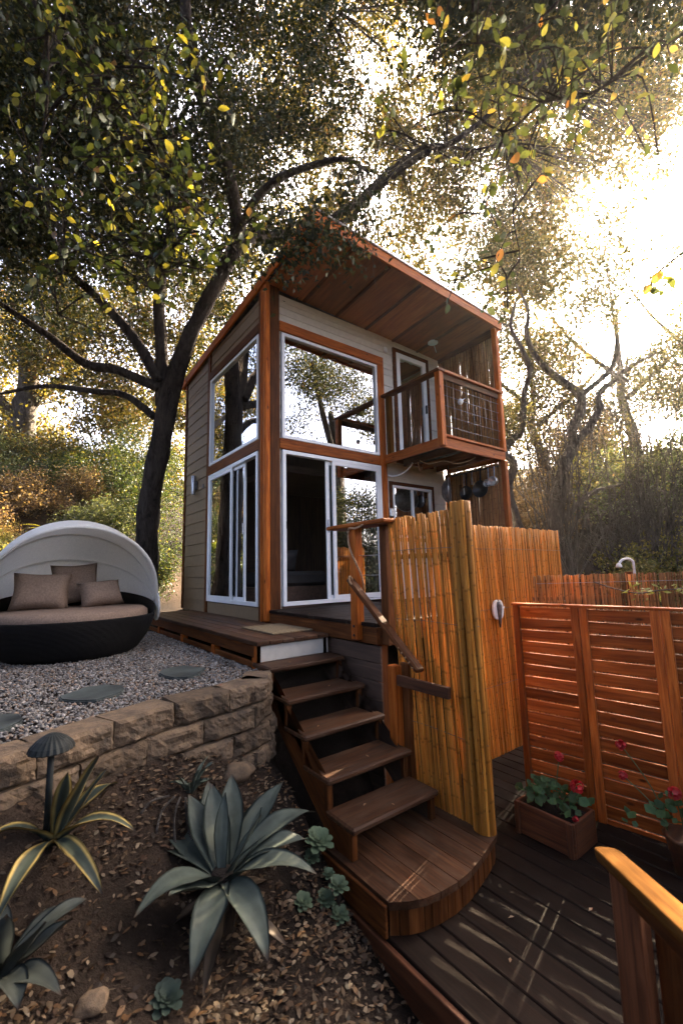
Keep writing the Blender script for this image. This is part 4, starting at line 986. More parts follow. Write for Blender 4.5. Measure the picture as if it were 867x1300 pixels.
def rock(x, y, r, label, seed):
    bm = bmesh.new(); bmesh.ops.create_icosphere(bm, subdivisions=3, radius=1)
    for v in bm.verts: v.co = v.co*(1+.28*noise.noise(v.co*1.4+Vector((seed, 0, 0)))); v.co.x *= r*1.25; v.co.y *= r; v.co.z *= r*.7
    me = bpy.data.meshes.new('rock'); bm.to_mesh(me); bm.free(); me.materials.append(M['block']); me.polygons.foreach_set('use_smooth', [True]*len(me.polygons))
    o = link(bpy.data.objects.new('rock', me), None, Matrix.Translation((x, y, gz(x, y)+r*.12))); tag(o, label, 'rock')
rock(-1.33, -2.17, .085, 'tan rock half buried under the block wall', 2); rock(-2.24, -2.97, .045, 'brown rock in the shaded leaf litter by the grey agave', 5)
rock(-1.2, -2.28, .05, 'small tan stone in the soil near the stair stringer', 8)
# leaf litter
def litter():
    n = 16000; P = RNG.uniform((-3.1, -4.1), (-.87, -2.0), (n, 2)); yw = np.interp(P[:, 0], _wx, _wy)-.03; P = P[P[:, 1] < yw]
    dens = np.array([noise.noise(Vector((x*1.7, y*1.7, 3))) for x, y in P]); P = P[RNG.uniform(-.55, .5, len(P)) < dens+.12]; n = len(P)
    z = ground_z(P[:, 0], P[:, 1])+np.array([noise.fractal(Vector((x*2.5, y*2.5, 0)), 1.0, 2.0, 4) for x, y in P])*.016
    L = RNG.uniform(.009, .024, n); Wd = L*RNG.uniform(.35, .55, n); th = RNG.uniform(0, 6.28, n); cur = RNG.uniform(.1, .6, n)
    d = np.c_[np.cos(th), np.sin(th), RNG.uniform(-.25, .25, n)]; s = np.c_[-np.sin(th), np.cos(th), RNG.uniform(-.5, .5, n)]
    c0 = np.c_[P, z+RNG.uniform(.006, .016, n)]
    u = np.zeros((n, 3)); u[:, 2] = 1
    vs = [c0-d*L[:, None]]
    for sg, a, b in ((1, -.35, .85), (1, .4, .8)): vs.append(c0+d*(L*a)[:, None]+s*(Wd*b)[:, None]+u*(cur*Wd)[:, None])
    vs.append(c0+d*L[:, None]+u*(cur*L*.5)[:, None])
    for a, b in ((.4, .8), (-.35, .85)): vs.append(c0+d*(L*a)[:, None]-s*(Wd*b)[:, None]+u*(cur*Wd)[:, None])
    V = np.stack(vs, 1).reshape(-1, 3); b6 = 6*np.arange(n)[:, None]; F = np.concatenate([b6+np.array([[0, 1, 4, 5]]), b6+np.array([[1, 2, 3, 4]])]) if False else np.concatenate([b6+np.array([[0, 1, 5, 5]])[:, :3], b6+np.array([[1, 2, 4]]), b6+np.array([[1, 4, 5]]), b6+np.array([[2, 3, 4]])])
    pal = np.array([(.20, .12, .065), (.28, .18, .105), (.13, .07, .04), (.36, .26, .17), (.09, .05, .03), (.24, .12, .05)])[RNG.integers(0, 6, n)]*RNG.uniform(.2, .55, (n, 1))
    o = mesh_obj('leaf_litter', V, F.tolist(), M['dry'], cols=np.repeat(pal, 6, 0)); o['kind'] = 'stuff'; tag(o, 'brown dry leaf litter scattered over the planting bed', 'leaf litter')
litter()
# a few fallen leaves on treads and deck
for i, (x, y, z) in enumerate([(-.55, -1.5, -.333), (-.3, -1.75, -.528), (-.6, -2.02, -.726), (-.35, -2.3, -.923), (-.55, -2.5, -1.122), (-.4, -2.62, -1.122), (-.2, -3.35, -1.496), (.2, -3.6, -1.496), (-.45, -3.5, -1.496), (.35, -4.0, -1.496), (-.1, -4.1, -1.496), (.05, -.9, .004), (.5, -1.4, .004)]):
    a = random.uniform(0, 6.28); L = random.uniform(.015, .024); dx, dy = L*math.cos(a), L*math.sin(a)
    V = [(-dx, -dy, 0), (-dy*.45, dx*.45, .005), (dx, dy, .003), (dy*.45, -dx*.45, .005)]
    o = mesh_obj('fallen_leaf', V, [(0, 1, 2, 3)], M['dry'], None, Matrix.Translation((x, y, z+.002)), cols=np.array([(.3, .19, .11)]*4)); tag(o, 'single dry brown leaf fallen on the dark planks', 'leaf', 'fallen leaves on the planks')

# geraniums
def geranium(base, spots, heads, label, n=90, rx=.14, ry=.2, h=.2):
    t = thing('geranium', base, label, 'geranium', 'red geraniums'); b = Vector(base); V = []; F = []; Cc = []
    for i in range(n):
        x, y = random.gauss(0, rx*.6), random.gauss(0, ry*.6); z = h*(.3+.7*random.random())*(1-.5*(abs(x)/rx*.4+abs(y)/ry*.4)); r = random.uniform(.018, .036)
        nv = Vector((random.gauss(-.3, .5), random.gauss(-.3, .5), .8)).normalized(); u = nv.orthogonal().normalized(); w = nv.cross(u); k = len(V); g_ = random.uniform(.6, 1.3)
        V.append(b+Vector((x, y, z))-nv*r*.15); Cc.append((.035*g_, .075*g_, .028*g_))
        for j in range(9):
            a = 6.2832*j/9; rr = r*(.85+.2*(j % 2)); V.append(b+Vector((x, y, z))+(u*math.cos(a)+w*math.sin(a))*rr); Cc.append((.045*g_, .095*g_, .03*g_))
        for j in range(9): F.append((k, k+1+j, k+1+(j+1) % 9))
    mesh_obj('foliage', V, F, M['gleaf'], t, None, False, np.array(Cc))
    for hx, hy, hz, r in heads:
        V = []; F = []; Cc = []
        for i in range(34):
            dv = Vector((random.gauss(0, 1), random.gauss(0, 1), random.gauss(.2, .8))).normalized(); u = dv.orthogonal().normalized(); w = dv.cross(u); k = len(V); c0 = Vector((hx, hy, hz))+dv*r*random.uniform(.55, .9); pr = r*.42
            V.append(c0); V += [c0+(u*math.cos(a)+w*math.sin(a))*pr+dv*pr*.3 for a in np.linspace(0, 6.2832, 6)[:-1]]; g_ = random.uniform(.6, 1.2); Cc += [(.5*g_, .012*g_, .02*g_)]*6
            F += [(k, k+1+j, k+1+(j+1) % 5) for j in range(5)]
        hd_ = mesh_obj('flower_head', V, F, M['petal'], t, None, False, np.array(Cc))
        Vt, Ft = tube_vf(smooth_path([(b.x+(hx-b.x)*.3, b.y+(hy-b.y)*.3, b.z), ((hx+b.x)/2, (hy+b.y)/2, (b.z+hz)/2), (hx, hy, hz)]), .004, 5); mesh_obj('stalk', Vt, Ft, M['agave'], hd_, None, True, np.array([(.05, .09, .03)]*len(Vt)))
geranium((.725, -3.13, -1.31), None, [(.80, -3.165, -.955, .035), (.70, -3.33, -1.08, .045), (.62, -3.34, -1.26, .02)], 'leafy red geranium growing in the redwood planter box')
pb2 = thing('planter_pot', (1.02, -3.86, -1.5), 'shadowed pot at the end of the slatted fence holding a geranium', 'pot')
lathe('pot', [(.09, 0), (.12, .2), (.135, .22), (.12, .23), (.1, .21)], M['planter'], pb2, (1.0, -3.86, -1.5), 20)
geranium((1.0, -3.86, -1.29), None, [(1.05, -3.50, -.84, .035), (.98, -3.52, -1.02, .03), (.96, -3.83, -1.02, .04)], 'shaded red geranium growing in the pot by the slatted fence', 70, .16, .2, .26)
# vine sprig over the slatted fence
vs = thing('vine', (2.2, -3.2, .0), 'yellow green vine trailing over the low reed fence', 'vine')
tube('stem', smooth_path([(1.9, -3.05, .30), (1.95, -3.2, .24), (1.95, -3.4, .2), (2.05, -3.6, .23), (2.2, -3.8, .18), (2.25, -3.9, -.4), (2.25, -3.9, -1.5)]), .006, M['barkg'], vs, 5)
V = []; F = []; Cc = []
for i in range(46):
    t = random.random(); p = Vector((1.93+.27*t+random.gauss(0, .04), -3.3-.5*t, .22+random.gauss(0, .03))); dv = Vector((random.gauss(0, 1), random.gauss(0, 1), random.gauss(0, .5))).normalized(); s = dv.orthogonal().normalized(); k = len(V); L = random.uniform(.06, .1)
    V += [p, p+dv*L*.4+s*L*.13, p+dv*L, p+dv*L*.4-s*L*.13]; F.append((k, k+1, k+2, k+3)); g_ = random.uniform(.7, 1.3); Cc += [(.20*g_, .22*g_, .05*g_)]*4
mesh_obj('foliage', V, F, M['leaf'], vs, None, False, np.array(Cc))
# leaf masses of the crowns: x, y, z, radius, density (metres)
MAIN_CROWN = [
    (-4.3, 4.8, 13.6, 0.93, 1), (-3.7, 1.7, 8.5, 0.76, 1), (-4.1, 5.4, 12.2, 0.64, 1), (-4.1, 4.1, 9.9, 0.8, 1), (-4.1, 3.2, 8, 0.92, 1), (-4, 5.3, 9.2, 0.65, 1),
    (-3.5, 1.9, 5.6, 0.9, 1), (-4.3, 6.7, 7.7, 0.91, 1), (-4.1, 6, 5.7, 0.84, 0.55), (-3.8, 4, 12.8, 0.94, 1), (-3.2, 2.5, 10.6, 0.66, 1), (-3.5, 2.6, 9.7, 0.81, 1),
    (-3.5, 3, 8.7, 0.71, 1), (-3.1, 2.7, 7.9, 0.77, 1), (-3.3, 5.5, 9.9, 0.61, 1), (-3, 1.6, 5.3, 0.88, 1), (-3.1, 1.8, 4.7, 0.62, 1), (-3.3, 4.6, 5.2, 0.86, 0.55),
    (-2.6, 1.9, 10.9, 0.72, 1), (-2.7, 1.3, 9, 0.86, 1), (-2.6, 1, 7.9, 0.93, 1), (-3, 3.5, 10.1, 0.92, 1), (-2.7, 3.3, 8.5, 0.71, 1), (-2.7, 1.5, 6.5, 0.65, 1),
    (-2.5, 1.9, 5.6, 0.62, 1), (-2.3, 2.8, 5.8, 0.68, 1), (-2.4, 4.5, 5.6, 0.75, 0.55), (-2.5, 0.7, 9.2, 0.77, 1), (-1.9, 2.9, 12.6, 0.93, 1), (-2.1, 0.9, 8.3, 0.75, 1),
    (-2.3, 1.9, 8.4, 0.76, 1), (-1.5, 4.1, 10.2, 0.76, 1), (-1.9, 2.6, 7.6, 0.7, 1), (-2, 2.3, 6.8, 0.95, 1), (-1.6, 2.7, 6, 0.72, 1), (-1.9, 4.9, 6.5, 0.9, 0.55),
    (-1.5, 2.6, 13.3, 0.84, 1), (-1.5, 1.2, 10.3, 0.85, 1), (-1.4, 2.8, 11.6, 0.84, 1), (-1.4, 2.6, 9.8, 0.8, 1), (-1.7, 1.4, 7.6, 0.84, 1), (-1.2, 2.7, 8.1, 0.88, 1),
    (-1.2, 3.2, 7.6, 0.89, 1), (-1, 3.8, 6.8, 0.84, 1), (-1.1, 0.1, 10.1, 0.89, 1), (-0.4, 1.6, 12.1, 0.85, 0.7), (-0.4, 2.1, 11.9, 0.8, 1), (-0.5, 1.8, 10, 0.87, 1),
    (-1, 0, 6.6, 0.66, 1), (-0.9, 0.8, 6.7, 0.84, 1), (-0.5, 1.6, 7.1, 0.68, 1), (-0.9, 1.4, 5.8, 0.66, 1), (-0.4, 3, 6.2, 0.73, 0.55), (-0.5, -0.1, 10.4, 0.92, 0.7),
    (-0.7, 0.3, 10, 0.74, 0.7), (-0.4, 0.7, 9.5, 0.61, 0.7), (0, 1, 9.9, 0.72, 0.7), (0.5, 2, 9.5, 0.75, 0.7), (0, 0.7, 7.2, 0.65, 0.7), (0.8, 2.6, 8.2, 0.94, 0.7),
    (0.7, 2.5, 7.2, 0.6, 1), (0.5, 2.8, 6, 0.65, 0.55), (0.4, -0.2, 11, 0.75, 0.7), (1, 1.6, 13.7, 0.73, 0.7), (1, 0.4, 10.4, 0.69, 0.7), (0.7, 0, 9, 0.71, 0.7),
    (0.6, -0.2, 7.7, 0.77, 0.7), (0.4, 0.7, 7.4, 0.7, 0.7), (-0.3, -1.3, 4.2, 0.3, 0.3), (-0.1, -1.4, 4.1, 0.3, 0.3), (0, -1.6, 4.1, 0.3, 0.3), (-0.5, -1.2, 4.4, 0.3, 0.3),
    (0.1, -1.7, 4.3, 0.3, 0.3), (-0.5, -1.1, 4, 0.3, 0.3), (0.6, 2.5, 5.5, 0.5, 0.35), (0.8, 2.2, 6.2, 0.5, 0.35), (0.2, 3, 4.4, 0.5, 0.35), (0.5, 2.7, 5, 0.5, 0.35),
]
SUNNY_CROWN = [
    (1.8, 1.1, 14.8, 0.75, 0.36), (2.5, 1.8, 15.1, 0.84, 0.36), (2.5, 2.4, 14.1, 0.74, 0.36), (2.4, 2, 12.4, 0.8, 0.36), (2, 2.3, 10.7, 0.81, 0.36), (1.8, 1.3, 8.3, 0.78, 0.36),
    (2.9, 3.5, 9, 0.86, 0.36), (2.4, 1.2, 15, 0.87, 0.36), (3.1, 1, 14.2, 0.97, 0.36), (3.5, 2, 14.7, 0.76, 0.36), (2.2, 0.7, 10.3, 0.95, 0.36), (2.9, 1, 10.2, 0.93, 0.36),
    (3.5, 1.4, 9.9, 0.86, 0.36), (2.7, 1.1, 7.8, 0.88, 0.36), (3.5, -0.4, 14.7, 0.95, 0.36), (3.2, -0.5, 12.3, 0.92, 0.36), (4.7, 0.9, 11.5, 0.99, 0.36), (3.9, 0.5, 9.4, 0.98, 0.36),
    (3.8, 1.2, 8.2, 0.75, 0.36), (4, -1.1, 14.1, 0.81, 0.36), (4.7, 0, 15.1, 0.92, 0.36), (5, -0.5, 13.2, 0.79, 0.36), (6.1, 0.6, 13.5, 0.81, 0.36), (4, -0.2, 9.6, 0.89, 0.36),
    (5.3, 0.4, 9.4, 0.89, 0.36), (4.5, 0.2, 7.8, 0.93, 0.36), (5.1, -1.5, 14.6, 0.81, 0.36), (6.5, -0.9, 15.5, 0.9, 0.36), (4.6, -1.1, 11.4, 0.74, 0.36), (7, -0.3, 13.5, 0.84, 0.36),
    (4.7, -1.1, 9.1, 0.92, 0.36), (6.9, 0.4, 11.2, 0.9, 0.36), (7.2, 0.5, 9.9, 0.9, 0.36), (7.3, -0.6, 14.4, 0.81, 0.55), (6.8, -0.1, 13, 0.8, 0.55), (7.7, 0.3, 12.8, 0.89, 0.55),
    (8.2, 0.2, 11.2, 0.86, 0.55), (7.8, 0.3, 9.5, 0.82, 0.55), (6.3, -1.4, 12.7, 0.71, 0.55), (8.9, -1, 13.4, 0.7, 0.55), (8.1, -0.7, 11.2, 0.83, 0.55), (6.6, -1.3, 9.3, 0.75, 0.17),
    (9, -0.1, 10.1, 0.75, 0.17), (7.1, -2.2, 12.3, 0.79, 0.55), (6.7, -2.2, 10.5, 0.98, 0.55), (9.3, -1.3, 11.4, 0.9, 0.55), (7.3, -1.9, 8.4, 0.9, 0.17), (9.5, -1, 9.3, 0.75, 0.17),
    (8.1, -2.7, 12.8, 0.72, 0.55), (8.9, -2.5, 11.3, 0.79, 0.55), (10.5, -2.2, 12.2, 0.92, 0.55), (10, -1.9, 10.8, 0.98, 0.17),
]
REAR_CROWN = [
    (3, 4.8, 20.5, 1.3, 0.34), (2.9, 5.2, 17.8, 1.3, 0.34), (3.5, 7.1, 16.6, 1.3, 0.34), (2.7, 6.1, 14.2, 1.3, 0.34), (4.8, 8.4, 13.9, 1.3, 0.34), (2.6, 6.9, 9.7, 1.3, 0.34),
    (4.3, 4.5, 21.4, 1.3, 0.34), (4.2, 4.3, 17.9, 1.3, 0.34), (4.1, 5.3, 15.3, 1.3, 0.34), (5.4, 5.9, 15.2, 1.3, 0.34), (4.3, 5.5, 11.8, 1.3, 0.34), (5.9, 6.7, 9.8, 1.3, 0.34),
    (6.2, 2.3, 19.9, 1.3, 0.34), (7.2, 4, 19.9, 1.3, 0.34), (7.4, 4.8, 17.9, 1.3, 0.34), (7.6, 3.9, 15, 1.3, 0.34), (6.9, 3.5, 11.9, 1.3, 0.34), (7.8, 5.8, 11.6, 1.3, 0.34),
    (8.1, 1.3, 20.3, 1.3, 0.34), (7.2, 2.1, 18.1, 1.3, 0.34), (8.2, 2.4, 16.1, 1.3, 0.34), (7.4, 2.6, 13.1, 1.3, 0.34), (8.5, 3.3, 12.5, 1.3, 0.34), (8.4, 3.6, 9.9, 1.3, 0.34),
    (12.1, 1.1, 23.6, 1.3, 0.34), (11.2, 1.1, 19.3, 1.3, 0.34), (11.3, 1.7, 17.2, 1.3, 0.34), (12.3, 1.5, 15, 1.3, 0.34), (10.5, 2, 11.6, 1.3, 0.34), (9.7, 1.9, 10.1, 1.3, 0.34),
    (11.4, -0.6, 20.4, 1.3, 0.34), (12.2, 0.2, 19.2, 1.3, 0.34), (10.8, -0.1, 16.3, 1.3, 0.34), (14.3, 1, 15.5, 1.3, 0.1), (12.9, 0.3, 12.6, 1.3, 0.1), (11.2, 0.3, 9.2, 1.3, 0.1),
]
HILL_CROWN = [
    (-4.7, 14, 9.7, 1, 0.75), (-4.8, 12, 7.6, 1, 0.75), (-4.5, 15.2, 7.6, 1, 0.75), (-4.1, 12.5, 5.7, 1, 0.75), (-3.9, 13.1, 4.2, 1, 0.75), (-3.6, 14.1, 10.2, 1, 0.75),
    (-3.3, 12.7, 7.9, 1, 0.75), (-3.6, 12.5, 6.4, 1, 0.75), (-3.5, 11, 4.5, 1, 0.75), (-3.1, 14.4, 4.6, 1, 0.75), (-2.3, 10.4, 9.3, 1, 0.75), (-2.4, 11, 7.8, 1, 0.75),
    (-1.8, 10.7, 6.8, 1, 0.75), (-2.1, 13.4, 5.4, 1, 0.75), (-1.5, 11.2, 4, 1, 0.75), (-1.3, 10.6, 9.1, 1, 0.75), (-1.5, 9.2, 7.7, 1, 0.75), (-0.7, 9.3, 5.9, 1, 0.75),
    (-0.3, 11.2, 5.9, 1, 0.75), (-0.1, 11.8, 4.3, 1, 0.75), (0.1, 9.4, 9.9, 1, 0.75), (0.3, 9, 8.2, 1, 0.75), (0.1, 9.1, 6.9, 1, 0.75), (0.6, 10.7, 5.7, 1, 0.75),
    (0.8, 11.3, 3.9, 1, 0.75), (2.2, 8.7, 9.5, 1, 0.75), (1.5, 8.1, 7.5, 1, 0.75), (1.8, 8.8, 6.6, 1, 0.75), (1.1, 7.6, 5.3, 1, 0.75), (2, 10.1, 4.2, 1, 0.75),
]
TWIST_CROWN = [
    (5.4, 0.1, 8, 0.65, 0.42), (3.7, -0.5, 5.5, 0.65, 0.42), (5.7, 0.4, 5.7, 0.65, 0.42), (5.6, 0.3, 4.6, 0.65, 0.42), (4.4, -0.3, 3.2, 0.65, 0.42), (5.2, -0.6, 6.8, 0.65, 0.42),
    (5, -0.8, 6.5, 0.65, 0.42), (6, 0.1, 5.6, 0.65, 0.42), (5.5, -0.8, 4.2, 0.65, 0.13), (5.4, -0.1, 3.3, 0.65, 0.42), (5.8, -1.7, 7, 0.65, 0.13), (6.8, -0.7, 6.7, 0.65, 0.42),
    (6.5, -0.7, 5.5, 0.65, 0.13), (6.1, -0.9, 4.8, 0.65, 0.13), (7, -0.8, 3.3, 0.65, 0.03), (6.4, -2, 6.5, 0.65, 0.42), (7.8, -1.3, 6.7, 0.65, 0.42), (5.8, -1.9, 5.1, 0.65, 0.42),
    (6.3, -1.9, 3.9, 0.65, 0.03), (7.2, -1.2, 3.4, 0.65, 0.03), (6.1, -1.8, 2.1, 0.65, 0.03), (8.7, -2.1, 7.5, 0.65, 0.42), (7.8, -2.1, 6.1, 0.65, 0.13), (8.4, -2.4, 5.7, 0.65, 0.13),
    (6.9, -2.6, 3.9, 0.65, 0.42), (6.5, -2.2, 3.3, 0.65, 0.03), (6.6, -2, 2.2, 0.65, 0.03), (9.3, -3, 7.4, 0.65, 0.42), (9.7, -2.8, 6.5, 0.65, 0.42), (10, -2.8, 5.6, 0.65, 0.42),
    (7, -2.8, 4.2, 0.65, 0.13), (8.2, -2.5, 3.4, 0.65, 0.42), (7.5, -2.8, 2.1, 0.65, 0.42),
]
FAR_CROWN = [
    (9.7, 1.6, 18, 1.15, 0.72), (9.4, 2.1, 16.1, 1.15, 0.72), (12.8, 3.1, 17.3, 1.15, 0.72), (12.4, 2.5, 15.1, 1.15, 0.72), (9.4, 1.5, 10.4, 1.15, 0.72), (11.8, 3.5, 10.6, 1.15, 0.72),
    (10.6, 2.2, 7.4, 1.15, 0.72), (12.4, 4.2, 6.1, 1.15, 0.9), (10.6, 3, 4.2, 1.15, 0.3), (9.7, 2.2, 2, 1.15, 0.3), (12.5, 1, 20.1, 1.15, 0.72), (9.6, 0.4, 15.1, 1.15, 0.72),
    (12.3, 1.3, 14.5, 1.15, 0.72), (10.2, 0.6, 11, 1.15, 0.22), (9.8, 0.7, 9.3, 1.15, 0.72), (10.4, 0.4, 8.3, 1.15, 0.22), (11.6, 1.9, 7.5, 1.15, 0.72), (11.3, 1.5, 6, 1.15, 0.9),
    (13.3, 1.9, 4.1, 1.15, 0.9), (14.5, 4.2, 2.9, 1.15, 0.3), (11.3, -1.3, 16, 1.15, 0.72), (13.1, -0.3, 16.1, 1.15, 0.72), (14.6, 0.1, 15, 1.15, 0.22), (11.4, -0.8, 11.8, 1.15, 0.22),
    (16.3, 0.7, 12.8, 1.15, 0.22), (13.8, 0.1, 8.5, 1.15, 0.06), (17, 1, 8.1, 1.15, 0.9), (13.4, 1.3, 5.3, 1.15, 0.9), (13.4, 0.3, 3, 1.15, 0.9), (14.2, 1.4, 2.5, 1.15, 0.9),
    (12.6, -1.9, 16.2, 1.15, 0.72), (12.3, -1.7, 14.6, 1.15, 0.72), (17.3, -0.6, 16.1, 1.15, 0.22), (16.5, -0.9, 10.9, 1.15, 0.22), (17.5, 0.4, 11.2, 1.15, 0.06), (14.3, -1.3, 7.5, 1.15, 0.72),
    (17.2, 0.3, 6.6, 1.15, 0.9), (13.7, -0.3, 3.2, 1.15, 0.9), (17.3, 0.7, 1.5, 1.15, 0.9), (16.9, -2.4, 20.1, 1.15, 0.72), (16.4, -2.6, 16.8, 1.15, 0.72), (15.3, -2.7, 13, 1.15, 0.72),
    (17.3, -2.3, 13.6, 1.15, 0.72), (17.2, -2.3, 11.7, 1.15, 0.72), (19.1, -1.8, 11, 1.15, 0.72), (17.9, -1.3, 7.8, 1.15, 0.72), (17.7, -1.7, 6.4, 1.15, 0.9), (15.9, -0.9, 3.9, 1.15, 0.9),
    (16.6, -0.5, 2.4, 1.15, 0.9),
]
OVER_CROWN = [
    (0.9, -2.5, 8, 0.6, 1.2), (1.7, -1.7, 9.4, 0.6, 1.2), (0.9, -2.5, 6.7, 0.6, 1.2), (0.6, -3, 7, 0.6, 1.2), (1.5, -2.5, 8.1, 0.6, 1.2), (1.2, -2.7, 6.8, 0.6, 1.2),
    (1.3, -3.3, 7.2, 0.6, 1.2), (2, -2.8, 8.3, 0.6, 1.2), (1.1, -3.2, 6.2, 0.6, 1.2), (1.5, -3.5, 7.4, 0.6, 1.2), (2.1, -3.6, 7.4, 0.6, 1.2), (2.1, -3.5, 6.7, 0.6, 1.2),
    (2.8, -3.9, 8.2, 0.6, 1.2), (2.4, -3.8, 7.4, 0.6, 1.2), (4.1, -3.5, 8.7, 0.6, 1.2), (2.1, -4.2, 7.1, 0.6, 1.2), (2.2, -4.3, 6.4, 0.6, 1.2), (3.3, -3.8, 7.3, 0.6, 1.2),
    (4.2, -4.6, 9.1, 0.6, 1.2), (4.1, -4.2, 8.3, 0.6, 1.2), (5.2, -4.2, 8.9, 0.6, 1.2),
]
# near sprays: x, y, z, radius, number of leaves
NEAR_LEFT = [
    (-2.41, -3, 2.74, 0.18, 45), (-2.56, -2.9, 2.85, 0.2, 45), (-2.22, -3.14, 2.75, 0.15, 40), (-2.18, -3.2, 2.4, 0.15, 50), (-2.12, -3.2, 2.16, 0.15, 60), (-2.15, -3.22, 1.89, 0.13, 55),
    (-2, -3.3, 2.68, 0.1, 25), (-2.03, -3.25, 2.04, 0.13, 45), (-1.87, -3.34, 1.87, 0.09, 25), (-2.3, -3.01, 2.3, 0.17, 50), (-2.45, -2.93, 2.53, 0.2, 50), (-2.27, -2.96, 1.89, 0.15, 35),
    (-2.43, -2.78, 2.05, 0.18, 35), (-2.61, -2.69, 2.31, 0.2, 40), (-2.02, -3.22, 1.8, 0.08, 20), (-2.16, -3.09, 1.7, 0.1, 20), (-2.48, -2.68, 1.69, 0.13, 18),
]
NEAR_RIGHT = [
    (-1.25, -3.74, 2.67, 0.11, 12), (-1.17, -3.75, 2.45, 0.11, 12), (-1.14, -3.94, 2.84, 0.2, 26), (-1.01, -4.01, 2.65, 0.16, 26), (-0.89, -4.07, 2.47, 0.16, 28), (-0.82, -4.24, 2.56, 0.18, 30),
    (-0.76, -4.35, 2.33, 0.16, 26), (-0.87, -4.04, 2.18, 0.12, 14), (-0.79, -4.04, 1.86, 0.11, 14), (-0.91, -3.88, 2.03, 0.11, 8), (-1.01, -3.76, 1.74, 0.08, 4), (-0.5, -4.54, 1.68, 0.1, 8),
    (-0.62, -4.51, 2.63, 0.2, 30), (-0.91, -4.13, 2.9, 0.2, 34), (-0.75, -4.32, 2.76, 0.2, 30), (-0.56, -4.59, 2.24, 0.16, 16), (-0.77, -3.93, 1.69, 0.08, 5), (-0.77, -4.21, 2.18, 0.11, 10),
]
# ------------------------------------------------------------------ trees
def leaf_mesh(name, Cn, Dn, per, spread, size, pal, parent, rng, droop=.2, along=0.0, matk='leaf'):
    # rhombic leaves with a fold; Cn are cluster centres, Dn twig directions
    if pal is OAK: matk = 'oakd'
    n = len(Cn)*per; c0 = np.repeat(Cn, per, 0); dn = np.repeat(Dn, per, 0); tone = np.repeat(rng.uniform(.55, 1.3, len(Cn)), per)
    p = c0+rng.normal(0, 1, (n, 3))*spread*np.array([1, 1, .8])+dn*(rng.uniform(-1, .6, n)*along)[:, None]
    d = rng.normal(0, 1, (n, 3))+dn*.5; d[:, 2] -= droop; d /= np.linalg.norm(d, axis=1)[:, None]
    up_ = rng.normal(0, .6, (n, 3)); up_[:, 2] += 1.0
    s = np.cross(d, up_); s /= np.linalg.norm(s, axis=1)[:, None]+1e-9; nn = np.cross(s, d)
    L = size*rng.uniform(.6, 1.3, n); Wd = L*rng.uniform(.24, .34, n)
    V = np.empty((n, 4, 3), np.float32)
    V[:, 0] = p; V[:, 1] = p+d*(L*.45)[:, None]+s*Wd[:, None]+nn*(Wd*.35)[:, None]; V[:, 2] = p+d*L[:, None]-nn*(L*.12)[:, None]; V[:, 3] = p+d*(L*.45)[:, None]-s*Wd[:, None]+nn*(Wd*.35)[:, None]
    pal = np.array(pal); w = pal[:, 3]/pal[:, 3].sum(); ci = rng.choice(len(pal), n, p=w); col = pal[ci, :3]*(tone*rng.uniform(.7, 1.3, n))[:, None]
    me = bpy.data.meshes.new(name); me.vertices.add(4*n); me.loops.add(4*n); me.polygons.add(n)
    me.vertices.foreach_set('co', V.ravel()); me.loops.foreach_set('vertex_index', np.arange(4*n, dtype=np.int32))
    me.polygons.foreach_set('loop_start', np.arange(0, 4*n, 4, dtype=np.int32)); me.polygons.foreach_set('loop_total', np.full(n, 4, np.int32))
    me.materials.append(M[matk]); me.update(calc_edges=True)
    a = me.color_attributes.new('Col', 'FLOAT_COLOR', 'POINT'); a.data.foreach_set('color', np.c_[np.repeat(col, 4, 0), np.ones(4*n)].astype(np.float32).ravel())
    return link(bpy.data.objects.new(name, me), parent)
NL = [0]
def tw_(V, F, m, t): o = mesh_obj('twigs', V, F, m, t, None, True); o['kind'] = 'stuff'; return o
def sample_blobs(blobs, dens, rng):
    out = []
    for (x, y, z, r, k) in blobs:
        m = max(2, int(dens*k*r*r)); v = rng.normal(0, 1, (m, 3)); v /= np.linalg.norm(v, axis=1)[:, None]; v *= (rng.uniform(0.1, 1, m)**.4)[:, None]*r; v[:, 2] *= .8
        out.append(v+np.array([x, y, z]))
    return np.concatenate(out)
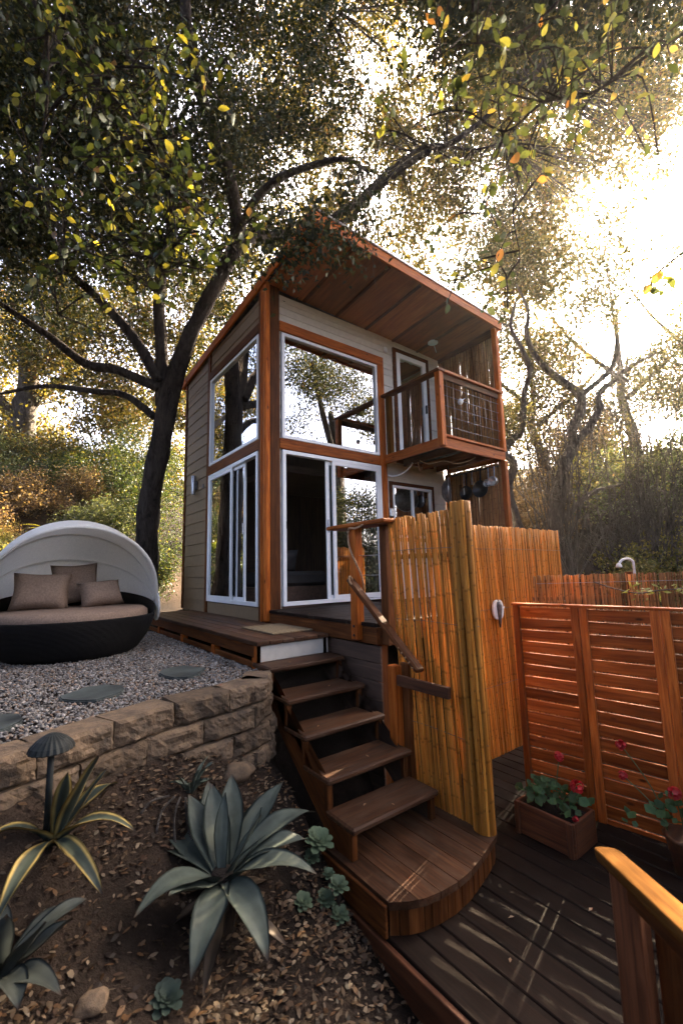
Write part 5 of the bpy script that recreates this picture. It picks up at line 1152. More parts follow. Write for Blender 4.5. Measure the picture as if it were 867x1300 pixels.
def tree(name, label, group, limbs, blobs, mat, pal, seed, dens=16, per=60, spread=.17, size=.06, twig=True, extra=None, base_r=None, trunk_n=14, along=.12, more=None):
    """limbs: list of (points, radii); first is the trunk. crown clusters sampled in blobs, each carried by a twig from the nearest limb"""
    rng = np.random.default_rng(seed); b = limbs[0][0][0]
    t = thing(name, b, label, 'tree', group); nodes = []; nr = []
    for i, (pts, rr) in enumerate(limbs):
        P = smooth_path(pts, 5); R = interp(rr, len(P))
        tube('trunk' if i == 0 else 'limb', P, R, M[mat], t, trunk_n if i == 0 else 9, True, .22, seed+i); nodes += [tuple(q) for q in P]; nr += R
    Cn = sample_blobs(blobs, dens, rng)
    ND = np.array(nodes); NR = np.array(nr); d0 = np.array([np.min(((ND-c1)**2).sum(1)) for c1 in Cn]); Cn = Cn[np.argsort(d0)]
    V = []; F = []; D = np.zeros_like(Cn)
    buf = np.zeros((len(ND)+len(Cn)*4, 3)); br = np.zeros(len(buf)); cnt = len(ND); buf[:cnt] = ND; br[:cnt] = NR
    for i, c1 in enumerate(Cn):
        q = buf[:cnt]; j = int(np.argmin(((q-c1)**2).sum(1)-.15*np.minimum(br[:cnt], .05))); a = q[j]; L = np.linalg.norm(c1-a)
        if L < 1e-3: D[i] = (0, 0, 1); continue
        D[i] = (c1-a)/L; mid = (a+c1)/2+rng.normal(0, .10*min(L, 1.5), 3)+np.array([0, 0, .06*L]); r0 = min(br[j]*.6, .006+.012*L+.004); r1 = .0035
        p1 = a*.44+mid*.5+c1*.06; p2 = a*.06+mid*.5+c1*.44
        vv, ff = tube_vf([a, p1, p2, c1], [r0, r0*.7+r1*.3, r0*.35+r1*.65, r1], 4, False); o_ = len(V); V += vv; F += [tuple(x+o_ for x in f_) for f_ in ff]
        for pt, rr in ((p1, r0*.7), (p2, r0*.5), (c1, r1)): buf[cnt] = pt; br[cnt] = rr; cnt += 1
    if twig and V: tw_(V, F, M[mat], t)
    if per: leaf_mesh('crown', Cn, D, per, spread, size, pal, t, rng, .25, along); NL[0] += len(Cn)*per
    if more:
        C2 = sample_blobs(more[0], more[1], rng); D2 = rng.normal(0, 1, C2.shape); D2 /= np.linalg.norm(D2, axis=1)[:, None]
        V = []; F = []; q = buf[:cnt]
        for c1 in C2:
            a = q[int(np.argmin(((q-c1)**2).sum(1)))]; mid = (a+c1)/2+rng.normal(0, .12, 3); vv, ff = tube_vf([a, mid, c1], [.014, .008, .003], 4, False); o_ = len(V); V += vv; F += [tuple(x+o_ for x in f_) for f_ in ff]
        tw_(V, F, M[mat], t); leaf_mesh('crown', C2, D2, more[2], spread, more[3], more[4], t, rng, .25, along)
    return t, Cn, D
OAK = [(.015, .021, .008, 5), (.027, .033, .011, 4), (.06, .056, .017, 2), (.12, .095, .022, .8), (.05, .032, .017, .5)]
SUNNY = [(.04, .042, .016, 4), (.08, .07, .02, 4), (.15, .115, .032, 2.5), (.11, .06, .028, 1)]  # lighter, yellower leaf colours standing in for sunlight on the crowns
GREY = [(.045, .05, .032, 4), (.075, .076, .045, 3), (.14, .12, .065, 1.8), (.10, .07, .045, 1)]
GREEN = [(.018, .03, .013, 4), (.03, .042, .016, 3), (.08, .08, .02, 1.3)]
R_ = [(-.742, 3.091, .05), (-.742, 3.05, .6), (-.747, 2.903, 1.676), (-.65, 2.65, 2.746), (-.58, 2.462, 3.549), (-.377, 2.153, 4.482), (-.208, 1.809, 5.018), (-.057, 1.367, 5.468), (-.016, 1.023, 5.826), (-.28, .628, 6.35), (-.582, .427, 6.652), (-.89, .22, 7.007), (-1.161, -.11, 7.177), (-1.383, -.556, 7.817)]
LS = [(-.68, 2.56, 3.35), (-.749, 2.454, 4.359), (-.8, 2.495, 5.092), (-.74, 2.565, 5.911), (-.627, 2.541, 7.05), (-.805, 2.702, 8.395), (-.733, 2.615, 10.09)]
L1 = [(-.769, 2.451, 3.711), (-1.062, 2.571, 4.315), (-1.391, 2.739, 4.788), (-1.76, 2.942, 5.236), (-2.268, 2.783, 5.455), (-2.748, 2.595, 5.715), (-3.393, 2.551, 5.86)]
L2 = [(-.763, 2.462, 3.618), (-1.338, 2.844, 3.926), (-1.773, 3.151, 4.045), (-2.345, 3.263, 4.441), (-2.99, 3.428, 4.85), (-3.564, 3.325, 5.031)]
L3 = [(-.762, 2.666, 3.152), (-1.186, 2.921, 3.54), (-1.625, 3.238, 3.62), (-2.27, 4.062, 3.864), (-2.948, 4.832, 3.828)]
RR = [(-.016, 1.023, 5.826), (.698, 1.168, 6.271), (1.703, 1.302, 6.983), (2.1, .9, 7.3), (2.626, .475, 7.767), (3.061, -.167, 8.134), (3.427, -.71, 8.218), (3.864, -1.109, 8.634), (4.281, -1.756, 9.11)]
RR2 = [(1.75, 1.28, 7.0), (2.248, .889, 7.2), (2.45, .624, 7.667), (2.845, .245, 8.151), (3.367, -.214, 8.541), (4.04, -.705, 8.446), (4.517, -1.087, 8.582)]
RF = [(-.016, 1.023, 5.826), (-.1, .3, 5.75), (-.15, -.5, 5.5), (-.05, -1.2, 5.2), (.1, -1.7, 4.95), (.25, -1.9, 4.7)]
tree('coast_oak', 'big dark leaning oak with forked trunk behind the daybed, spreading over the house', None,
     [(R_, [.25, .20, .178, .17, .16, .128, .122, .116, .105, .095, .088, .08, .07, .05]), (LS, [.11, .105, .10, .09, .07, .05, .03]), (L1, [.09, .085, .08, .07, .055, .04, .02]), (L2, [.085, .08, .075, .06, .04, .02]), (L3, [.07, .06, .05, .04, .02]),
      (RR, [.11, .09, .085, .08, .07, .06, .05, .04, .02]), (RR2, [.06, .055, .05, .045, .035, .02, .012]), (RF, [.07, .06, .05, .04, .025, .012])],
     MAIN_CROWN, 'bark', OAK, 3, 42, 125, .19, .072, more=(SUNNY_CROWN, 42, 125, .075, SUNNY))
tree('hillside_oak', 'thick trunked oak high on the sunny hillside behind the ferns', None,
     [([(-2.68, 12.3, 2.6), (-2.69, 12.1, 4.4), (-2.55, 11.8, 5.8), (-2.5, 11.6, 6.8), (-2.733, 11.534, 8.1)], [.55, .42, .36, .28, .15]), ([(-2.55, 11.8, 5.8), (-1.6, 11.2, 6.9), (-.4, 10.8, 7.6)], [.2, .12, .05]), ([(-2.6, 12.0, 5.2), (-3.6, 11.3, 6.4), (-4.6, 11, 7.2)], [.2, .12, .05])],
     HILL_CROWN, 'barkg', SUNNY, 5, 30, 130, .28, .12, along=.2)
tree('tall_rear_oak', 'tall sunlit oak rising behind the roof of the house', None,
     [([(6.5, 7.2, 1.5), (6.4, 7.0, 5), (6.2, 6.6, 8), (6.4, 6.3, 11), (6.0, 6, 14)], [.4, .33, .27, .2, .08]), ([(6.3, 6.8, 6.5), (4.6, 7, 9), (3, 7.2, 11)], [.2, .13, .05]), ([(6.2, 6.6, 8), (7.6, 5.6, 10), (8.6, 4.6, 11.5)], [.18, .1, .05])],
     REAR_CROWN, 'bark', SUNNY, 6, 25, 130, .34, .135, along=.25)
tw = TWIST_CROWN
TA = [(5.45, -.33, gz(5.45, -.33)-.1), (5.433, -.335, .749), (5.235, -.289, 1.363), (5.075, -.271, 1.976), (5.133, -.391, 2.43), (4.971, -.308, 2.663), (5.056, -.41, 2.889), (5.214, -.567, 3.112), (5.209, -.678, 3.796), (5.267, -.798, 4.25), (5.091, -.743, 4.712), (4.92, -.679, 5.097), (4.973, -.808, 5.627)]
TB_ = [(6.05, -.58, gz(6.05, -.58)-.1), (6.019, -.596, .43), (5.971, -.69, 1.201), (5.958, -.784, 1.816), (6.02, -.933, 2.43), (6.146, -1.092, 2.81), (6.102, -1.111, 3.119), (6.215, -1.26, 3.501), (6.171, -1.279, 3.809), (5.908, -1.121, 4.048), (5.578, -.925, 4.365), (5.372, -.823, 4.679), (5.262, -.805, 5.067), (5.263, -.87, 5.451), (5.043, -.796, 5.996)]
B2_ = [(6.146, -1.092, 2.81), (6.338, -1.288, 3.112), (6.501, -1.475, 3.492), (6.482, -1.512, 3.8), (6.714, -1.732, 4.07), (6.947, -1.95, 4.325), (7.546, -2.463, 4.692)]
B3_ = [(6.173, -1.275, 3.779), (6.373, -1.456, 3.957), (6.639, -1.712, 4.288), (6.699, -1.83, 4.717), (6.612, -1.867, 5.335), (6.455, -1.905, 6.262)]
B4_ = [(5.97, -.72, 1.3), (6.05, -.9, 1.45), (6.175, -1.187, 1.742), (6.385, -1.37, 1.887), (6.743, -1.655, 1.981)]
tree('twisted_tree', 'slender twisted grey trunk curving up right beside the porch post', 'twisted trees beyond the reed screen', [(TA, [.11, .10, .09, .085, .08, .075, .07, .065, .055, .05, .045, .035, .015])], [b for b in tw if b[0] < 5.9], 'barkg', GREY, 8, 190, 75, .16, .05)
tree('twisted_tree', 'larger crooked forking tree with low side branches beyond the bamboo reed screen', 'twisted trees beyond the reed screen', [(TB_, [.14, .13, .12, .12, .115, .11, .095, .085, .08, .07, .06, .05, .045, .03, .015]), (B2_, [.085, .075, .07, .06, .05, .04, .015]), (B3_, [.06, .05, .045, .035, .025, .012]), (B4_, [.06, .055, .05, .04, .015])], [b for b in tw if b[0] >= 5.9], 'barkg', GREY, 9, 190, 75, .16, .05)
fr_ = FAR_CROWN
def split(i): return [b for k, b in enumerate(sorted(fr_, key=lambda b: b[1]-b[0]*.6)) if k*3//len(fr_) == i]
for i, (lab, pal) in enumerate((('grey green tree standing farthest along the slope past the shower', GREY), ('dusty green tree on the slope directly behind the crooked forking tree', GREY), ('olive tree on the brown slope close behind the slender twisted trunk', SUNNY))):
    bl = split(i); cx_ = float(np.mean([b[0] for b in bl])); cy_ = float(np.mean([b[1] for b in bl])); z0 = gz(cx_, cy_)
    tree('slope_tree', lab, 'trees on the slope beyond the fences', [([(cx_, cy_, z0-.2), (cx_+.3, cy_, z0+1.2), (cx_-.1, cy_+.1, z0+2.4), (cx_+.35, cy_+.2, z0+3.6), (cx_-.1, cy_, z0+4.8), (cx_+.2, cy_, z0+6.0)], [.2, .16, .12, .09, .05, .02]), ([(cx_+.1, cy_, z0+2.5), (cx_+1.6, cy_-1, z0+4), (cx_+2.6, cy_-1.6, z0+5.2)], [.09, .05, .015]), ([(cx_, cy_, z0+3), (cx_-1.4, cy_+1, z0+4.6), (cx_-2.2, cy_+1.6, z0+6.2)], [.09, .05, .015])], bl, 'barkg', pal, 20+i, 34, 130, .32, .105, along=.22)
# oak behind the viewer whose limbs hang over the scene
ov = OVER_CROWN
OVER_SHADE = [(-2.3, -5.7, 4.3, 1.0, 1), (-1.0, -5.9, 4.1, .9, 1), (-2.2, -4.7, 4.6, .7, 1), (.3, -6.3, 3.7, .8, 1), (-2.4, -6.9, 3.8, 1.1, 1), (-.6, -7.2, 3.6, 1.1, 1), (-4.2, -6.2, 3.9, 1.1, 1), (-3.5, -6.5, 6.3, 1.3, 1), (-2.4, -4.2, 6.2, 1.1, 1), (-4.3, -4.4, 5.6, 1.1, 1), (-2.5, -8.2, 6.5, 1.5, 1), (-4.8, -2.2, 5.6, 1.2, 1), (-3.6, -.8, 6.2, 1.1, .9), (-4.6, 1.0, 6.2, 1.2, 1)]  # unseen leaf masses overhead, added to shade the bed and deck
tree('overhanging_oak', 'dark oak limbs and leaves hanging over the deck from beside the viewer, with unseen leaf masses added for shade', None,
     [([(-3.4, -8.4, -2.2), (-3.3, -8.2, 0), (-3.0, -7.6, 2.4), (-2.6, -6.8, 4.2), (-1.8, -6.0, 5.4), (-.6, -5.3, 6.0), (.8, -4.4, 6.2), (2.2, -3.6, 6.6)], [.38, .32, .28, .22, .17, .12, .08, .03]), ([(-2.8, -7.2, 3.4), (-3.3, -5.6, 4.8), (-3.4, -4.0, 5.4), (-3.3, -2.2, 5.6), (-3.4, -.8, 5.9)], [.18, .14, .1, .06, .02]), ([(-1.8, -6.0, 5.4), (-1.4, -4.8, 5.2), (-.8, -4.0, 4.6), (-.3, -3.6, 4.2)], [.06, .045, .025, .008])],
     ov+OVER_SHADE, 'bark', OAK, 31, 40, 110, .2, .07)
# near sprays of leaves
def spray(key, name, label, anchors, pal, seed, size):
    rng = np.random.default_rng(seed); t = thing(name, anchors[0][0][0], label, 'branch'); V = []; F = []; Cs = []; Ds = []
    nodes = []
    for pts, rr in anchors:
        P = smooth_path(pts, 5); tube('bough', P, interp(rr, len(P)), M['bark'], t, 6, True); nodes += P
    for (x, y, z, r, n) in key:
        c1 = Vector((x, y, z)); near_ = sorted(nodes, key=lambda q: (q-c1).length)[:6]
        for i in range(max(2, n//3 if key is NEAR_LEFT else n//5)):
            e = c1+Vector(rng.normal(0, r*.75, 3).tolist()); a = near_[int(rng.integers(0, len(near_)))]; m_ = (a+e)/2+Vector(rng.normal(0, .05, 3).tolist())+Vector((0, 0, .05)); P = smooth_path([a, m_, e], 4)
            vv, ff = tube_vf(P, [.004]*4+[.003]*4+[.0015], 4, False); o_ = len(V); V += vv; F += [tuple(q+o_ for q in f_) for f_ in ff]
            for w in range(7): tt = .45+.55*w/6; q = P[min(8, int(tt*8))]; Cs.append(tuple(q)); Ds.append(tuple((e-a).normalized()))
    tw_(V, F, M['bark'], t)
    Cs = np.array(Cs); Ds = np.array(Ds); n = len(Cs); pal = np.array(pal); ci = rng.choice(len(pal), n, p=pal[:, 3]/pal[:, 3].sum()); V = []; F = []; Cc = []
    for i in range(n):
        p = Vector(Cs[i])+Vector(rng.normal(0, .012, 3)); d = (Vector(Ds[i])*.6+Vector(rng.normal(0, .7, 3))+Vector((0, 0, -.25))).normalized(); s = d.cross(Vector(rng.normal(0, .6, 3))+Vector((0, 0, 1))).normalized(); nn = s.cross(d); L = size*rng.uniform(.6, 1.25); w = L*rng.uniform(.24, .34); b = len(V); curl = rng.uniform(-.1, .25)
        for t_, ww in ((0, .04), (.12, .5), (.3, .92), (.5, 1), (.72, .78), (.9, .34), (1, .02)):
            c1 = p+d*(L*t_)-nn*(L*curl*t_*t_)
            V += [c1+s*w*ww+nn*w*ww*.3, c1, c1-s*w*ww+nn*w*ww*.3]; g_ = rng.uniform(.9, 1.1); Cc += [pal[ci[i], :3]*g_]*3
        for k in range(6):
            for j in range(2): F.append((b+k*3+j, b+k*3+j+1, b+(k+1)*3+j+1, b+(k+1)*3+j))
    return mesh_obj('foliage', V, F, M['leaf'], t, None, True, np.array(Cc))
NLB = [([(-3.3, -2.4, 5.4), (-2.95, -2.7, 4.2), (-2.73, -2.83, 3.31), (-2.59, -2.87, 2.98), (-2.44, -2.96, 2.77), (-2.28, -3.04, 2.58), (-2.18, -3.14, 2.35), (-2.12, -3.21, 2.13), (-2.12, -3.18, 1.93), (-2.15, -3.12, 1.69)], [.022, .016, .012, .010, .008, .006, .005, .004, .003, .0015]),
       ([(-2.44, -2.96, 2.77), (-2.23, -3.11, 2.78), (-2.06, -3.23, 2.72), (-1.97, -3.29, 2.68)], [.006, .005, .003, .0015]), ([(-2.59, -2.87, 2.98), (-2.57, -2.78, 2.68), (-2.58, -2.71, 2.32), (-2.47, -2.74, 2.02), (-2.47, -2.69, 1.69)], [.007, .006, .005, .003, .0015]), ([(-2.18, -3.14, 2.35), (-2.02, -3.22, 2.1), (-1.91, -3.28, 1.96), (-1.84, -3.32, 1.87)], [.005, .004, .003, .0015])]
NRB = [([(.8, -4.6, 4.6), (.2, -4.75, 3.3), (-.28, -4.71, 2.82), (-.49, -4.53, 2.66), (-.68, -4.36, 2.5), (-.75, -4.2, 2.57), (-.88, -4.07, 2.45), (-1.03, -3.97, 2.55), (-1.11, -3.8, 2.62), (-1.21, -3.71, 2.49)], [.018, .012, .008, .007, .0065, .006, .005, .004, .003, .0015]), ([(-.75, -4.2, 2.57), (-.8, -4.11, 2.32), (-.83, -4.05, 2.08), (-.79, -4.04, 1.86), (-.82, -3.98, 1.64)], [.004, .0035, .003, .002, .001]),
       ([(-.2, -4.6, 4.2), (-.62, -4.41, 3.25), (-.77, -4.24, 2.97), (-.94, -4.1, 2.86), (-1.07, -3.94, 2.89), (-1.21, -3.81, 2.71)], [.012, .008, .006, .005, .003, .0015]), ([(-.88, -4.07, 2.45), (-.89, -3.98, 2.26), (-.89, -3.87, 2.05), (-.95, -3.78, 1.79)], [.003, .003, .002, .001]), ([(.2, -4.75, 3.3), (-.1, -4.75, 2.4), (-.3, -4.67, 1.92), (-.4, -4.58, 1.77), (-.47, -4.5, 1.64)], [.008, .006, .004, .003, .0015])]
YEL = [(.05, .06, .016, 3), (.14, .13, .025, 2), (.26, .23, .045, .9), (.02, .03, .011, 7), (.12, .07, .04, .2)]  # dark entries stand for unlit leaves, bright yellow ones for sunlit leaves
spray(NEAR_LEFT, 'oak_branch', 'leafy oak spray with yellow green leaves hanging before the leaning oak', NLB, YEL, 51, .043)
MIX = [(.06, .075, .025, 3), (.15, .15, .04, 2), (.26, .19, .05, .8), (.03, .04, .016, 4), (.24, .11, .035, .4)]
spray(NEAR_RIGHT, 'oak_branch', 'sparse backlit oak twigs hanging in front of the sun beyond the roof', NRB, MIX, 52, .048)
# bare twig tangle at the roof corner and grey brush on the slope
def tangle(name, label, c0, r, n, seed, mat, base, cat='brush', rad0=.006, seg=.14):
    rng = np.random.default_rng(seed); V = []; F = []
    for i in range(n):
        p = np.array(base)+rng.normal(0, .1*r, 3); tgt = np.array(c0)+rng.normal(0, .55, 3)*r; P = [p]; m = 7
        for k in range(1, m+1): P.append(p+(tgt-p)*(k/m)+rng.normal(0, seg*r*.5, 3)*(k/m))
        vv, ff = tube_vf(P, interp([rad0, rad0*.2], m+1), 4, False); o_ = len(V); V += vv; F += [tuple(q+o_ for q in f_) for f_ in ff]
        for k in (3, 4, 5, 6):
            e = P[k]+rng.normal(0, .22, 3)*r; vv, ff = tube_vf([P[k], (P[k]+e)/2+rng.normal(0, .04, 3)*r, e], [rad0*.5, rad0*.35, rad0*.15], 4, False); o_ = len(V); V += vv; F += [tuple(q+o_ for q in f_) for f_ in ff]
    t = thing(name, base, label, cat); tw_(V, F, M[mat], t); return t
tangle('dead_twigs', 'bare dry twigs hanging over the corner of the roof', (.15, -1.75, 4.3), .5, 26, 61, 'barkg', (.2, -1.85, 4.75), 'twigs', .006)
tangle('grey_brush', 'tangled pale leafless brush on the slope beyond the shower', (7.2, -2.2, 2.2), 1.3, 60, 62, 'barkg', (7.1, -2.0, gz(7.1, -2.0)), 'brush', .014)
tangle('grey_brush', 'pale leafless brush tangle under the crooked forking tree', (6.6, -1.6, 1.6), 1.0, 50, 63, 'barkg', (6.5, -1.4, gz(6.5, -1.4)), 'brush', .012)
tangle('grey_brush', 'pale leafless brush tangle behind the outdoor shower pipe', (7.6, -3.6, 1.6), 1.2, 60, 64, 'barkg', (7.5, -3.4, gz(7.5, -3.4)), 'brush', .012)
for i, (bx_, by_, tx_, ty_, tz_, lab) in enumerate(((5.7, -.9, 5.6, -1.1, 4.2, 'thin leafless sapling between the two twisted trees'), (6.9, -2.0, 7.0, -2.2, 4.4, 'thin wiry bush beside the crooked forking tree'), (8.2, -3.2, 8.0, -3.0, 4.6, 'tall wiry bush beyond the shower'))):
    tangle('bare_sapling', lab, (tx_, ty_, tz_), 1.5, 46, 66+i, 'barkg', (bx_, by_, gz(bx_, by_)), 'sapling', .016, .2)
# open slope in front of the house, seen only as reflections
tree('valley_oak', 'broad dark oak overhanging the open side of the deck', None,
     [([(8.2, -9.5, gz(8.2, -9.5)-.2), (8.0, -9.2, 1.5), (7.5, -8.6, 4.5), (6.8, -8, 6.5)], [.35, .3, .22, .1]), ([(7.5, -8.6, 4.5), (6, -7.4, 6.2), (4.8, -6.2, 7.2)], [.15, .1, .04])],
     [(5.2, -6.6, 6.6, 1.1, .5), (6.4, -7.2, 7.2, 1.3, .5), (7.6, -8.2, 7.4, 1.5, .5), (6.6, -8.6, 8.6, 1.5, .5), (4.6, -6.6, 7.8, 1.1, .5), (8.8, -7.2, 6.4, 1.3, .45), (5.8, -8.4, 5.9, .7, .5), (7.6, -6.4, 6.0, 1.0, .6), (8.0, -5.8, 5.2, .8, .5)], 'bark', OAK, 71, 30, 90, .24, .1)
# ------------------------------------------------------------------ shrubs on the hill
def shrub(name, label, x, y, r, h, pal, seed, per=40, size=.05, n=40, group='shrubs on the hillside', cat='shrub'):
    rng = np.random.default_rng(seed); z = gz(x, y); t = thing(name, (x, y, z), label, cat, group); Cn = []; V = []; F = []
    for i in range(n):
        a = rng.uniform(0, 6.28); e = rng.uniform(.15, 1.35); rr = rng.uniform(.5, 1)
        p = np.array([x+r*rr*math.cos(a)*math.cos(e), y+r*rr*math.sin(a)*math.cos(e), z+.1+h*rr*math.sin(e)]); Cn.append(p)
        vv, ff = tube_vf([(x, y, z-.05), ((x+p[0])/2, (y+p[1])/2, z+(p[2]-z)*.6), tuple(p)], [.014, .009, .003], 4, False); o_ = len(V); V += vv; F += [tuple(q+o_ for q in f_) for f_ in ff]
    Cn = np.array(Cn); D = Cn-np.array([x, y, z]); D /= np.linalg.norm(D, axis=1)[:, None]
    mesh_obj('stems', V, F, M['barkg'], t, None, True); leaf_mesh('foliage', Cn, D, int(per*1.5), .085*max(r, min(h, 1.5))/.7, size, pal, t, rng, 0, .22); return t
PINK = [(.17, .115, .075, 3), (.12, .075, .05, 2), (.23, .175, .11, 1)]
YG = [(.19, .17, .045, 3), (.11, .115, .03, 2), (.26, .21, .07, 1)]
SAGE = [(.10, .12, .07, 3), (.16, .17, .10, 2), (.07, .09, .05, 2)]
SH = [('shrub', 'dry pinkish shrub with feathery tops above the fern', -1.35, 7.0, .8, 1.1, PINK, .05), ('shrub', 'rust brown bush low on the slope at the foot of the hillside oak', -2.9, 6.4, .9, .8, PINK, .055), ('shrub', 'sage green bush between the pink shrub and the leaning oak', -.8, 5.9, .7, .8, SAGE, .055),
      ('shrub', 'dark evergreen bush just behind the leaning oak trunk', -.75, 7.3, 1.0, 1.3, GREEN, .06), ('shrub', 'yellow green bush right above the daybed canopy', -1.55, 5.0, .55, .55, YG, .06), ('shrub', 'dark green bush between the oak trunk and the house wall', -.3, 4.3, .8, 2.4, GREEN, .05),
      ('shrub', 'tall shaded green bush behind the rear corner of the house', -.1, 5.4, 1.0, 3.0, GREEN, .05), ('shrub', 'low green bush beside the daybed under the oak', -1.1, 3.7, .6, .7, GREEN, .045), ('shrub', 'brownish low bush behind the daybed canopy', -2.2, 4.4, .7, .6, SAGE, .05),
      ('shrub', 'olive bush high on the slope under the hillside oak', -1.9, 9.4, 1.2, 1.4, SUNNY, .07), ('shrub', 'orange tinted bush on the slope near the grass tuft', -3.2, 5.4, .7, .7, PINK, .05), ('shrub', 'broad dusty bush on the slope near the hillside oak trunk', -3.6, 8.2, 1.3, 1.3, SAGE, .07), ('shrub', 'green bush high on the slope behind the leaning oak', -.2, 9.6, 1.3, 2.0, GREEN, .07)]
SH += [('shrub', 'bushy rust and tan shrub on the slope between fern and pink shrub', -2.3, 6.9, .9, .9, PINK, .055), ('shrub', 'dense olive shrub low on the slope behind the daybed hood', -1.9, 4.0, .6, .5, SUNNY, .05), ('shrub', 'round sage shrub on the slope beside the yellow fern', -1.4, 5.7, .6, .7, SAGE, .05), ('shrub', 'dark leafy shrub in shade right beside the leaning oak foot', -.45, 3.75, .45, .9, GREEN, .045),
       ('shrub', 'straw coloured dry shrub at the slope bottom past the boulder', -3.0, 4.5, .7, .6, YG, .05), ('shrub', 'wide green shrub up the slope behind the dry pinkish shrub', -1.6, 8.2, 1.1, 1.2, GREEN, .065), ('shrub', 'grey green shrub up the slope beside the hillside oak foot', -2.9, 9.8, 1.2, 1.2, SAGE, .07), ('shrub', 'tall leafy shrub high behind the house wall', .3, 7.0, 1.1, 2.2, GREEN, .065)]
for i, (nm, lab, x, y, r, h, pal, sz) in enumerate(SH): shrub(nm, lab, x, y, r, h, pal, 100+i, 80, sz, 40)
SR = [('leafy brush filling the slope behind the bamboo reed screen', 10.2, -2.6, 1.7, 2.2, SAGE), ('dark brush high on the slope past the shower', 10.5, -4.6, 1.8, 2.4, GREEN), ('sunlit yellow brush on the middle of the slope', 9.2, -.2, 1.2, 1.2, YG), ('dry tan brush on the upper slope', 11.5, .8, 1.6, 1.6, PINK), ('olive brush on the upper slope behind the twisted trunks', 12.5, 3.2, 1.8, 2.2, SUNNY),
      ('yellow leaved brush on the slope just past the reed fence', 7.4, -2.6, 1.1, 1.2, YG), ('dark green thicket on the slope behind the shower head', 8.6, -3.6, 1.4, 1.6, GREEN), ('dusty grey green thicket beyond the bamboo reed screen', 8.4, -1.4, 1.3, 1.3, SAGE), ('dry brown bush on the slope between the twisted trunks', 7.4, .6, 1.0, .8, PINK), ('olive thicket at the foot of the crooked forking tree', 6.5, -1.9, .9, .8, YG), ('dark thicket low beside the outdoor shower', 6.4, -4.2, 1.2, 1.3, GREEN), ('brown leafy bush high on the bare slope', 9.4, 1.8, 1.3, 1.0, PINK), ('shadowed green brush past the end of the reed fence', 7.6, -5.4, 1.6, 1.8, GREEN)]
for i, (lab, x, y, r, h, pal) in enumerate(SR): shrub('shrub', lab, x, y, r*1.15, h*1.45, pal, 140+i, 90, .075, 48, 'brush beyond the fences')
for i, (x, y) in enumerate(((12, -20), (18, -17), (6, -22), (24, -13), (1, -19), (15, -24), (28, -20), (-5, -18))):
    z0 = gz(x, y); hgt = 7.0
    tree('valley_tree', 'round distant tree on the open valley side', 'distant trees down the valley', [([(x, y, z0-.3), (x, y, z0+3), (x+.3, y, z0+hgt*.6)], [.3, .22, .1])], [(x+dx, y+dy, z0+hgt*.62+dz, 1.9, .55) for dx, dy, dz in ((0, 0, 1), (1.6, .5, -.2), (-1.6, -.3, 0), (.4, 1.4, -.8))], 'bark', GREEN, 200+i, 5, 60, .5, .2, along=.3)
for i, (x, y, r, h, lab) in enumerate(((-1.6, -7.6, 1.2, 3.4, 'unseen tall hedge plant added behind the viewer to block low sky'), (-3.4, -7.4, 1.3, 3.6, 'second unseen tall hedge plant added behind the viewer to block low sky'), (-5.2, -6.6, 1.3, 3.6, 'unseen tall hedge plant added at the corner behind the viewer to block low sky'), (-5.9, -4.2, 1.3, 2.6, 'unseen hedge plant added beside the planting bed to darken the left side'), (-6.0, -1.6, 1.3, 2.4, 'unseen hedge plant added beside the gravel terrace to darken the left wall'), (-5.8, 1.2, 1.3, 2.6, 'unseen hedge plant added beyond the daybed to darken the left wall'), (.4, -8.2, 1.3, 2.8, 'broad hedge plant added at the open deck edge to darken the deck, nearest the viewer'), (2.4, -8.6, 1.3, 2.4, 'broad hedge plant added in the middle of the open deck edge to darken the deck'), (4.4, -8.4, 1.3, 2.2, 'broad hedge plant added at the far corner of the open deck edge to darken the deck'))):
    shrub('shade_hedge', lab, x, y, r, h, GREEN, 300+i, 120, .12, 110, 'hedge added out of view to shade the garden', 'hedge')  # hedge plants added out of view to keep low sky off the foreground
tree('added_side_oak', 'unseen dense oak added past the gravel terrace to block the sky on that side', None, [([(-6.4, -.4, -.5), (-6.2, -.3, 2), (-5.8, 0, 4), (-5.2, .2, 5.6)], [.3, .25, .2, .1]), ([(-5.9, -.1, 3.6), (-5.6, -1.8, 5), (-5.2, -3, 5.8)], [.13, .1, .04])], [(-5.6, -3.4, 5.4, 1.4, 1), (-5.8, -1.2, 6, 1.5, 1), (-5.9, 1.2, 5.8, 1.5, 1), (-5.6, 3.4, 5.6, 1.4, 1), (-5.0, -.2, 7.2, 1.4, 1), (-4.8, 2.6, 7, 1.3, 1)], 'bark', OAK, 81, 24, 90, .28, .11)  # oak out of view, added to cut sky light from the left
tree('added_deck_oak', 'low dense oak added out of view off the lower deck to block bright sky', None, [([(5.6, -5.6, -1.7), (5.5, -5.5, -.6), (5.4, -5.4, .4), (5.3, -5.3, 1.2)], [.2, .17, .12, .05])], [(5.2, -4.5, .4, .9, 1), (5.1, -5.6, .9, 1.0, 1), (5.0, -6.6, .6, 1.0, 1), (4.6, -7.4, .8, 1.0, 1), (6.0, -5.2, 1.4, .9, 1), (5.6, -4.4, 2.0, .8, 1), (5.6, -5.8, 2.2, .9, 1), (5.4, -7.0, 2.0, 1.0, 1), (3.4, -8.2, 1.6, 1.1, 1), (1.6, -8.4, 1.5, 1.1, 1), (5.2, -4.4, -.6, .8, 1), (5.0, -5.8, -.4, .9, 1)], 'bark', OAK, 91, 40, 90, .22, .09)  # oak out of view, added to keep the bright sky off the lower deck
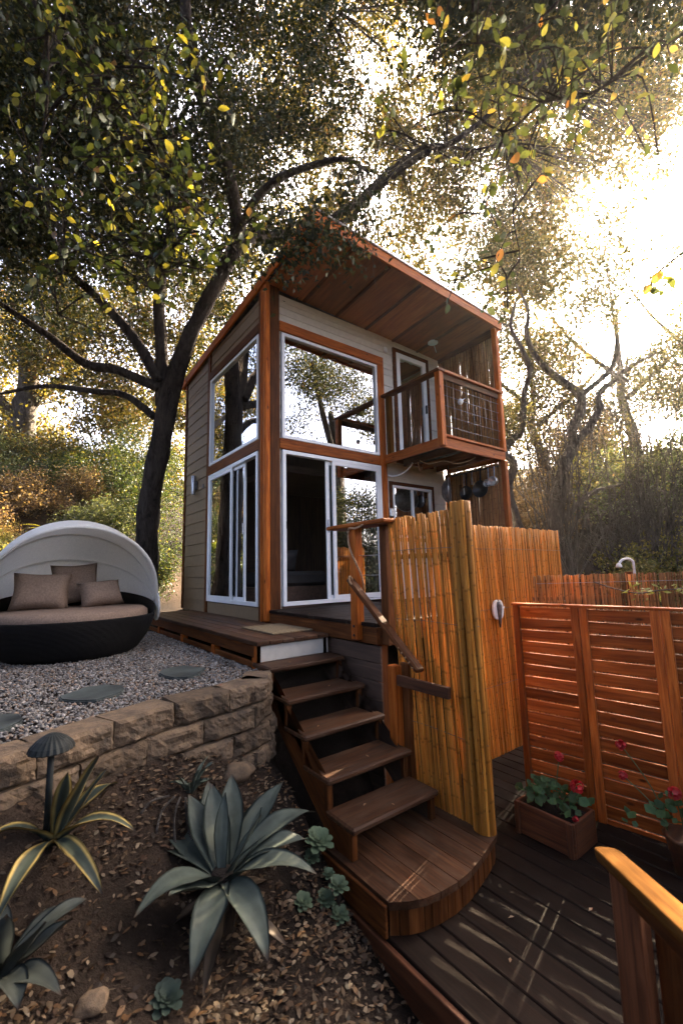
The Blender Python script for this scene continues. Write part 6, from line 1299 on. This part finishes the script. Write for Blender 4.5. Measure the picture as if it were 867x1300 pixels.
# fern and grass tufts
def fern(x, y, h, label, seed, cols, lift=0):
    rs = random.Random(seed); z = gz(x, y); t = thing('fern', (x, y, z), label, 'fern')
    for k in range(15):
        a = k*2.4+rs.uniform(-.3, .3); L = h*rs.uniform(.6, 1.2); V = []; F = []; Cc = []; dv = Vector((math.cos(a), math.sin(a), 0)); sd = Vector((-dv.y, dv.x, 0)); m = 20; P = []
        for i in range(m+1): u = i/m; P.append(dv*(L*(.35*u+.5*u*u))+Vector((0, 0, L*(1.15*u-.75*u*u)+lift)))
        for i in range(2, m):
            u = i/m; w = L*.17*math.sin(math.pi*min(1, u*.9+.08))
            for s in (-1, 1):
                b = len(V); q = P[i]; T = (P[i+1]-P[i]).normalized(); e = q+sd*s*w+T*w*.35; V += [q-T*.018, e, q+T*.022]; F.append((b, b+1, b+2)); g_ = rs.uniform(.7, 1.2); Cc += [tuple(x*g_ for x in cols)]*3
        mesh_obj('frond', V, F, M['leaf'], t, Matrix.Translation((x, y, z)), False, np.array(Cc))
    tube('stalk', [(x, y, z-.05), (x, y, z+lift+.02)], .02, M['barkg'], t, 6)
fern(-1.95, 5.3, .7, 'bright yellow green fern fronds on the sunny hillside', 1, (.2, .19, .04), .22); fern(-1.15, 4.9, .5, 'smaller green fern near the leaning oak', 2, (.20, .24, .05), .2); fern(-1.7, 4.4, .5, 'yellow fern low on the slope behind the daybed canopy', 3, (.28, .26, .04), .25)
def grass(x, y, h, label, seed, n=160):
    rs = random.Random(seed); z = gz(x, y); V = []; F = []; Cc = []
    for i in range(n):
        a = rs.uniform(0, 6.28); sp_2 = rs.uniform(.1, .55); L = h*rs.uniform(.6, 1.15); dv = Vector((math.cos(a), math.sin(a), 0)); sd = Vector((-dv.y, dv.x, 0))*.007; b = len(V); g_ = rs.uniform(.7, 1.2)
        for u in (0, .5, 1): q = dv*(.08+L*sp_2*u*u)+Vector((0, 0, L*(u-.25*u*u*sp_2))); V += [q-sd*(1-u*.9), q+sd*(1-u*.9)]; Cc += [(.34*g_, .29*g_, .13*g_)]*2
        F += [(b, b+1, b+3, b+2), (b+2, b+3, b+5, b+4)]
    t = thing('grass_tuft', (x, y, z), label, 'grass tuft'); mesh_obj('blades', V, F, M['leaf'], t, Matrix.Translation((x, y, z-.02)), False, np.array(Cc))
grass(-2.75, 5.0, .75, 'pale straw coloured grass tuft on the slope left behind the daybed', 1); grass(-2.4, 7.6, .7, 'pale grass tuft higher up the hillside by the rust brown bush', 2)
rock(-2.72, 3.9, .3, 'brown boulder behind the daybed on the slope', 12)
print('LEAVES', NL[0], 'TRIS', sum(len(m.polygons) for m in bpy.data.meshes)*2, 'OBJ', len(bpy.data.objects))
# ------------------------------------------------------------------ thin haze volume added to give the lens glow about the sun
hm = bpy.data.materials.new('haze'); hm.use_nodes = True; t = hm.node_tree; t.nodes.clear()
pv = N(t, 'ShaderNodeVolumePrincipled'); pv.inputs['Color'].default_value = (.95, .92, .88, 1); pv.inputs['Density'].default_value = .0006; pv.inputs['Anisotropy'].default_value = .72
t.links.new(pv.outputs[0], N(t, 'ShaderNodeOutputMaterial').inputs['Volume'])
hz = bx('haze', (-95, 115), (-95, 115), (-16, 19), hm, None, 0); hz['kind'] = 'stuff'; tag(hz, 'faint haze volume added round the house for the lens glow by the sun', 'haze')
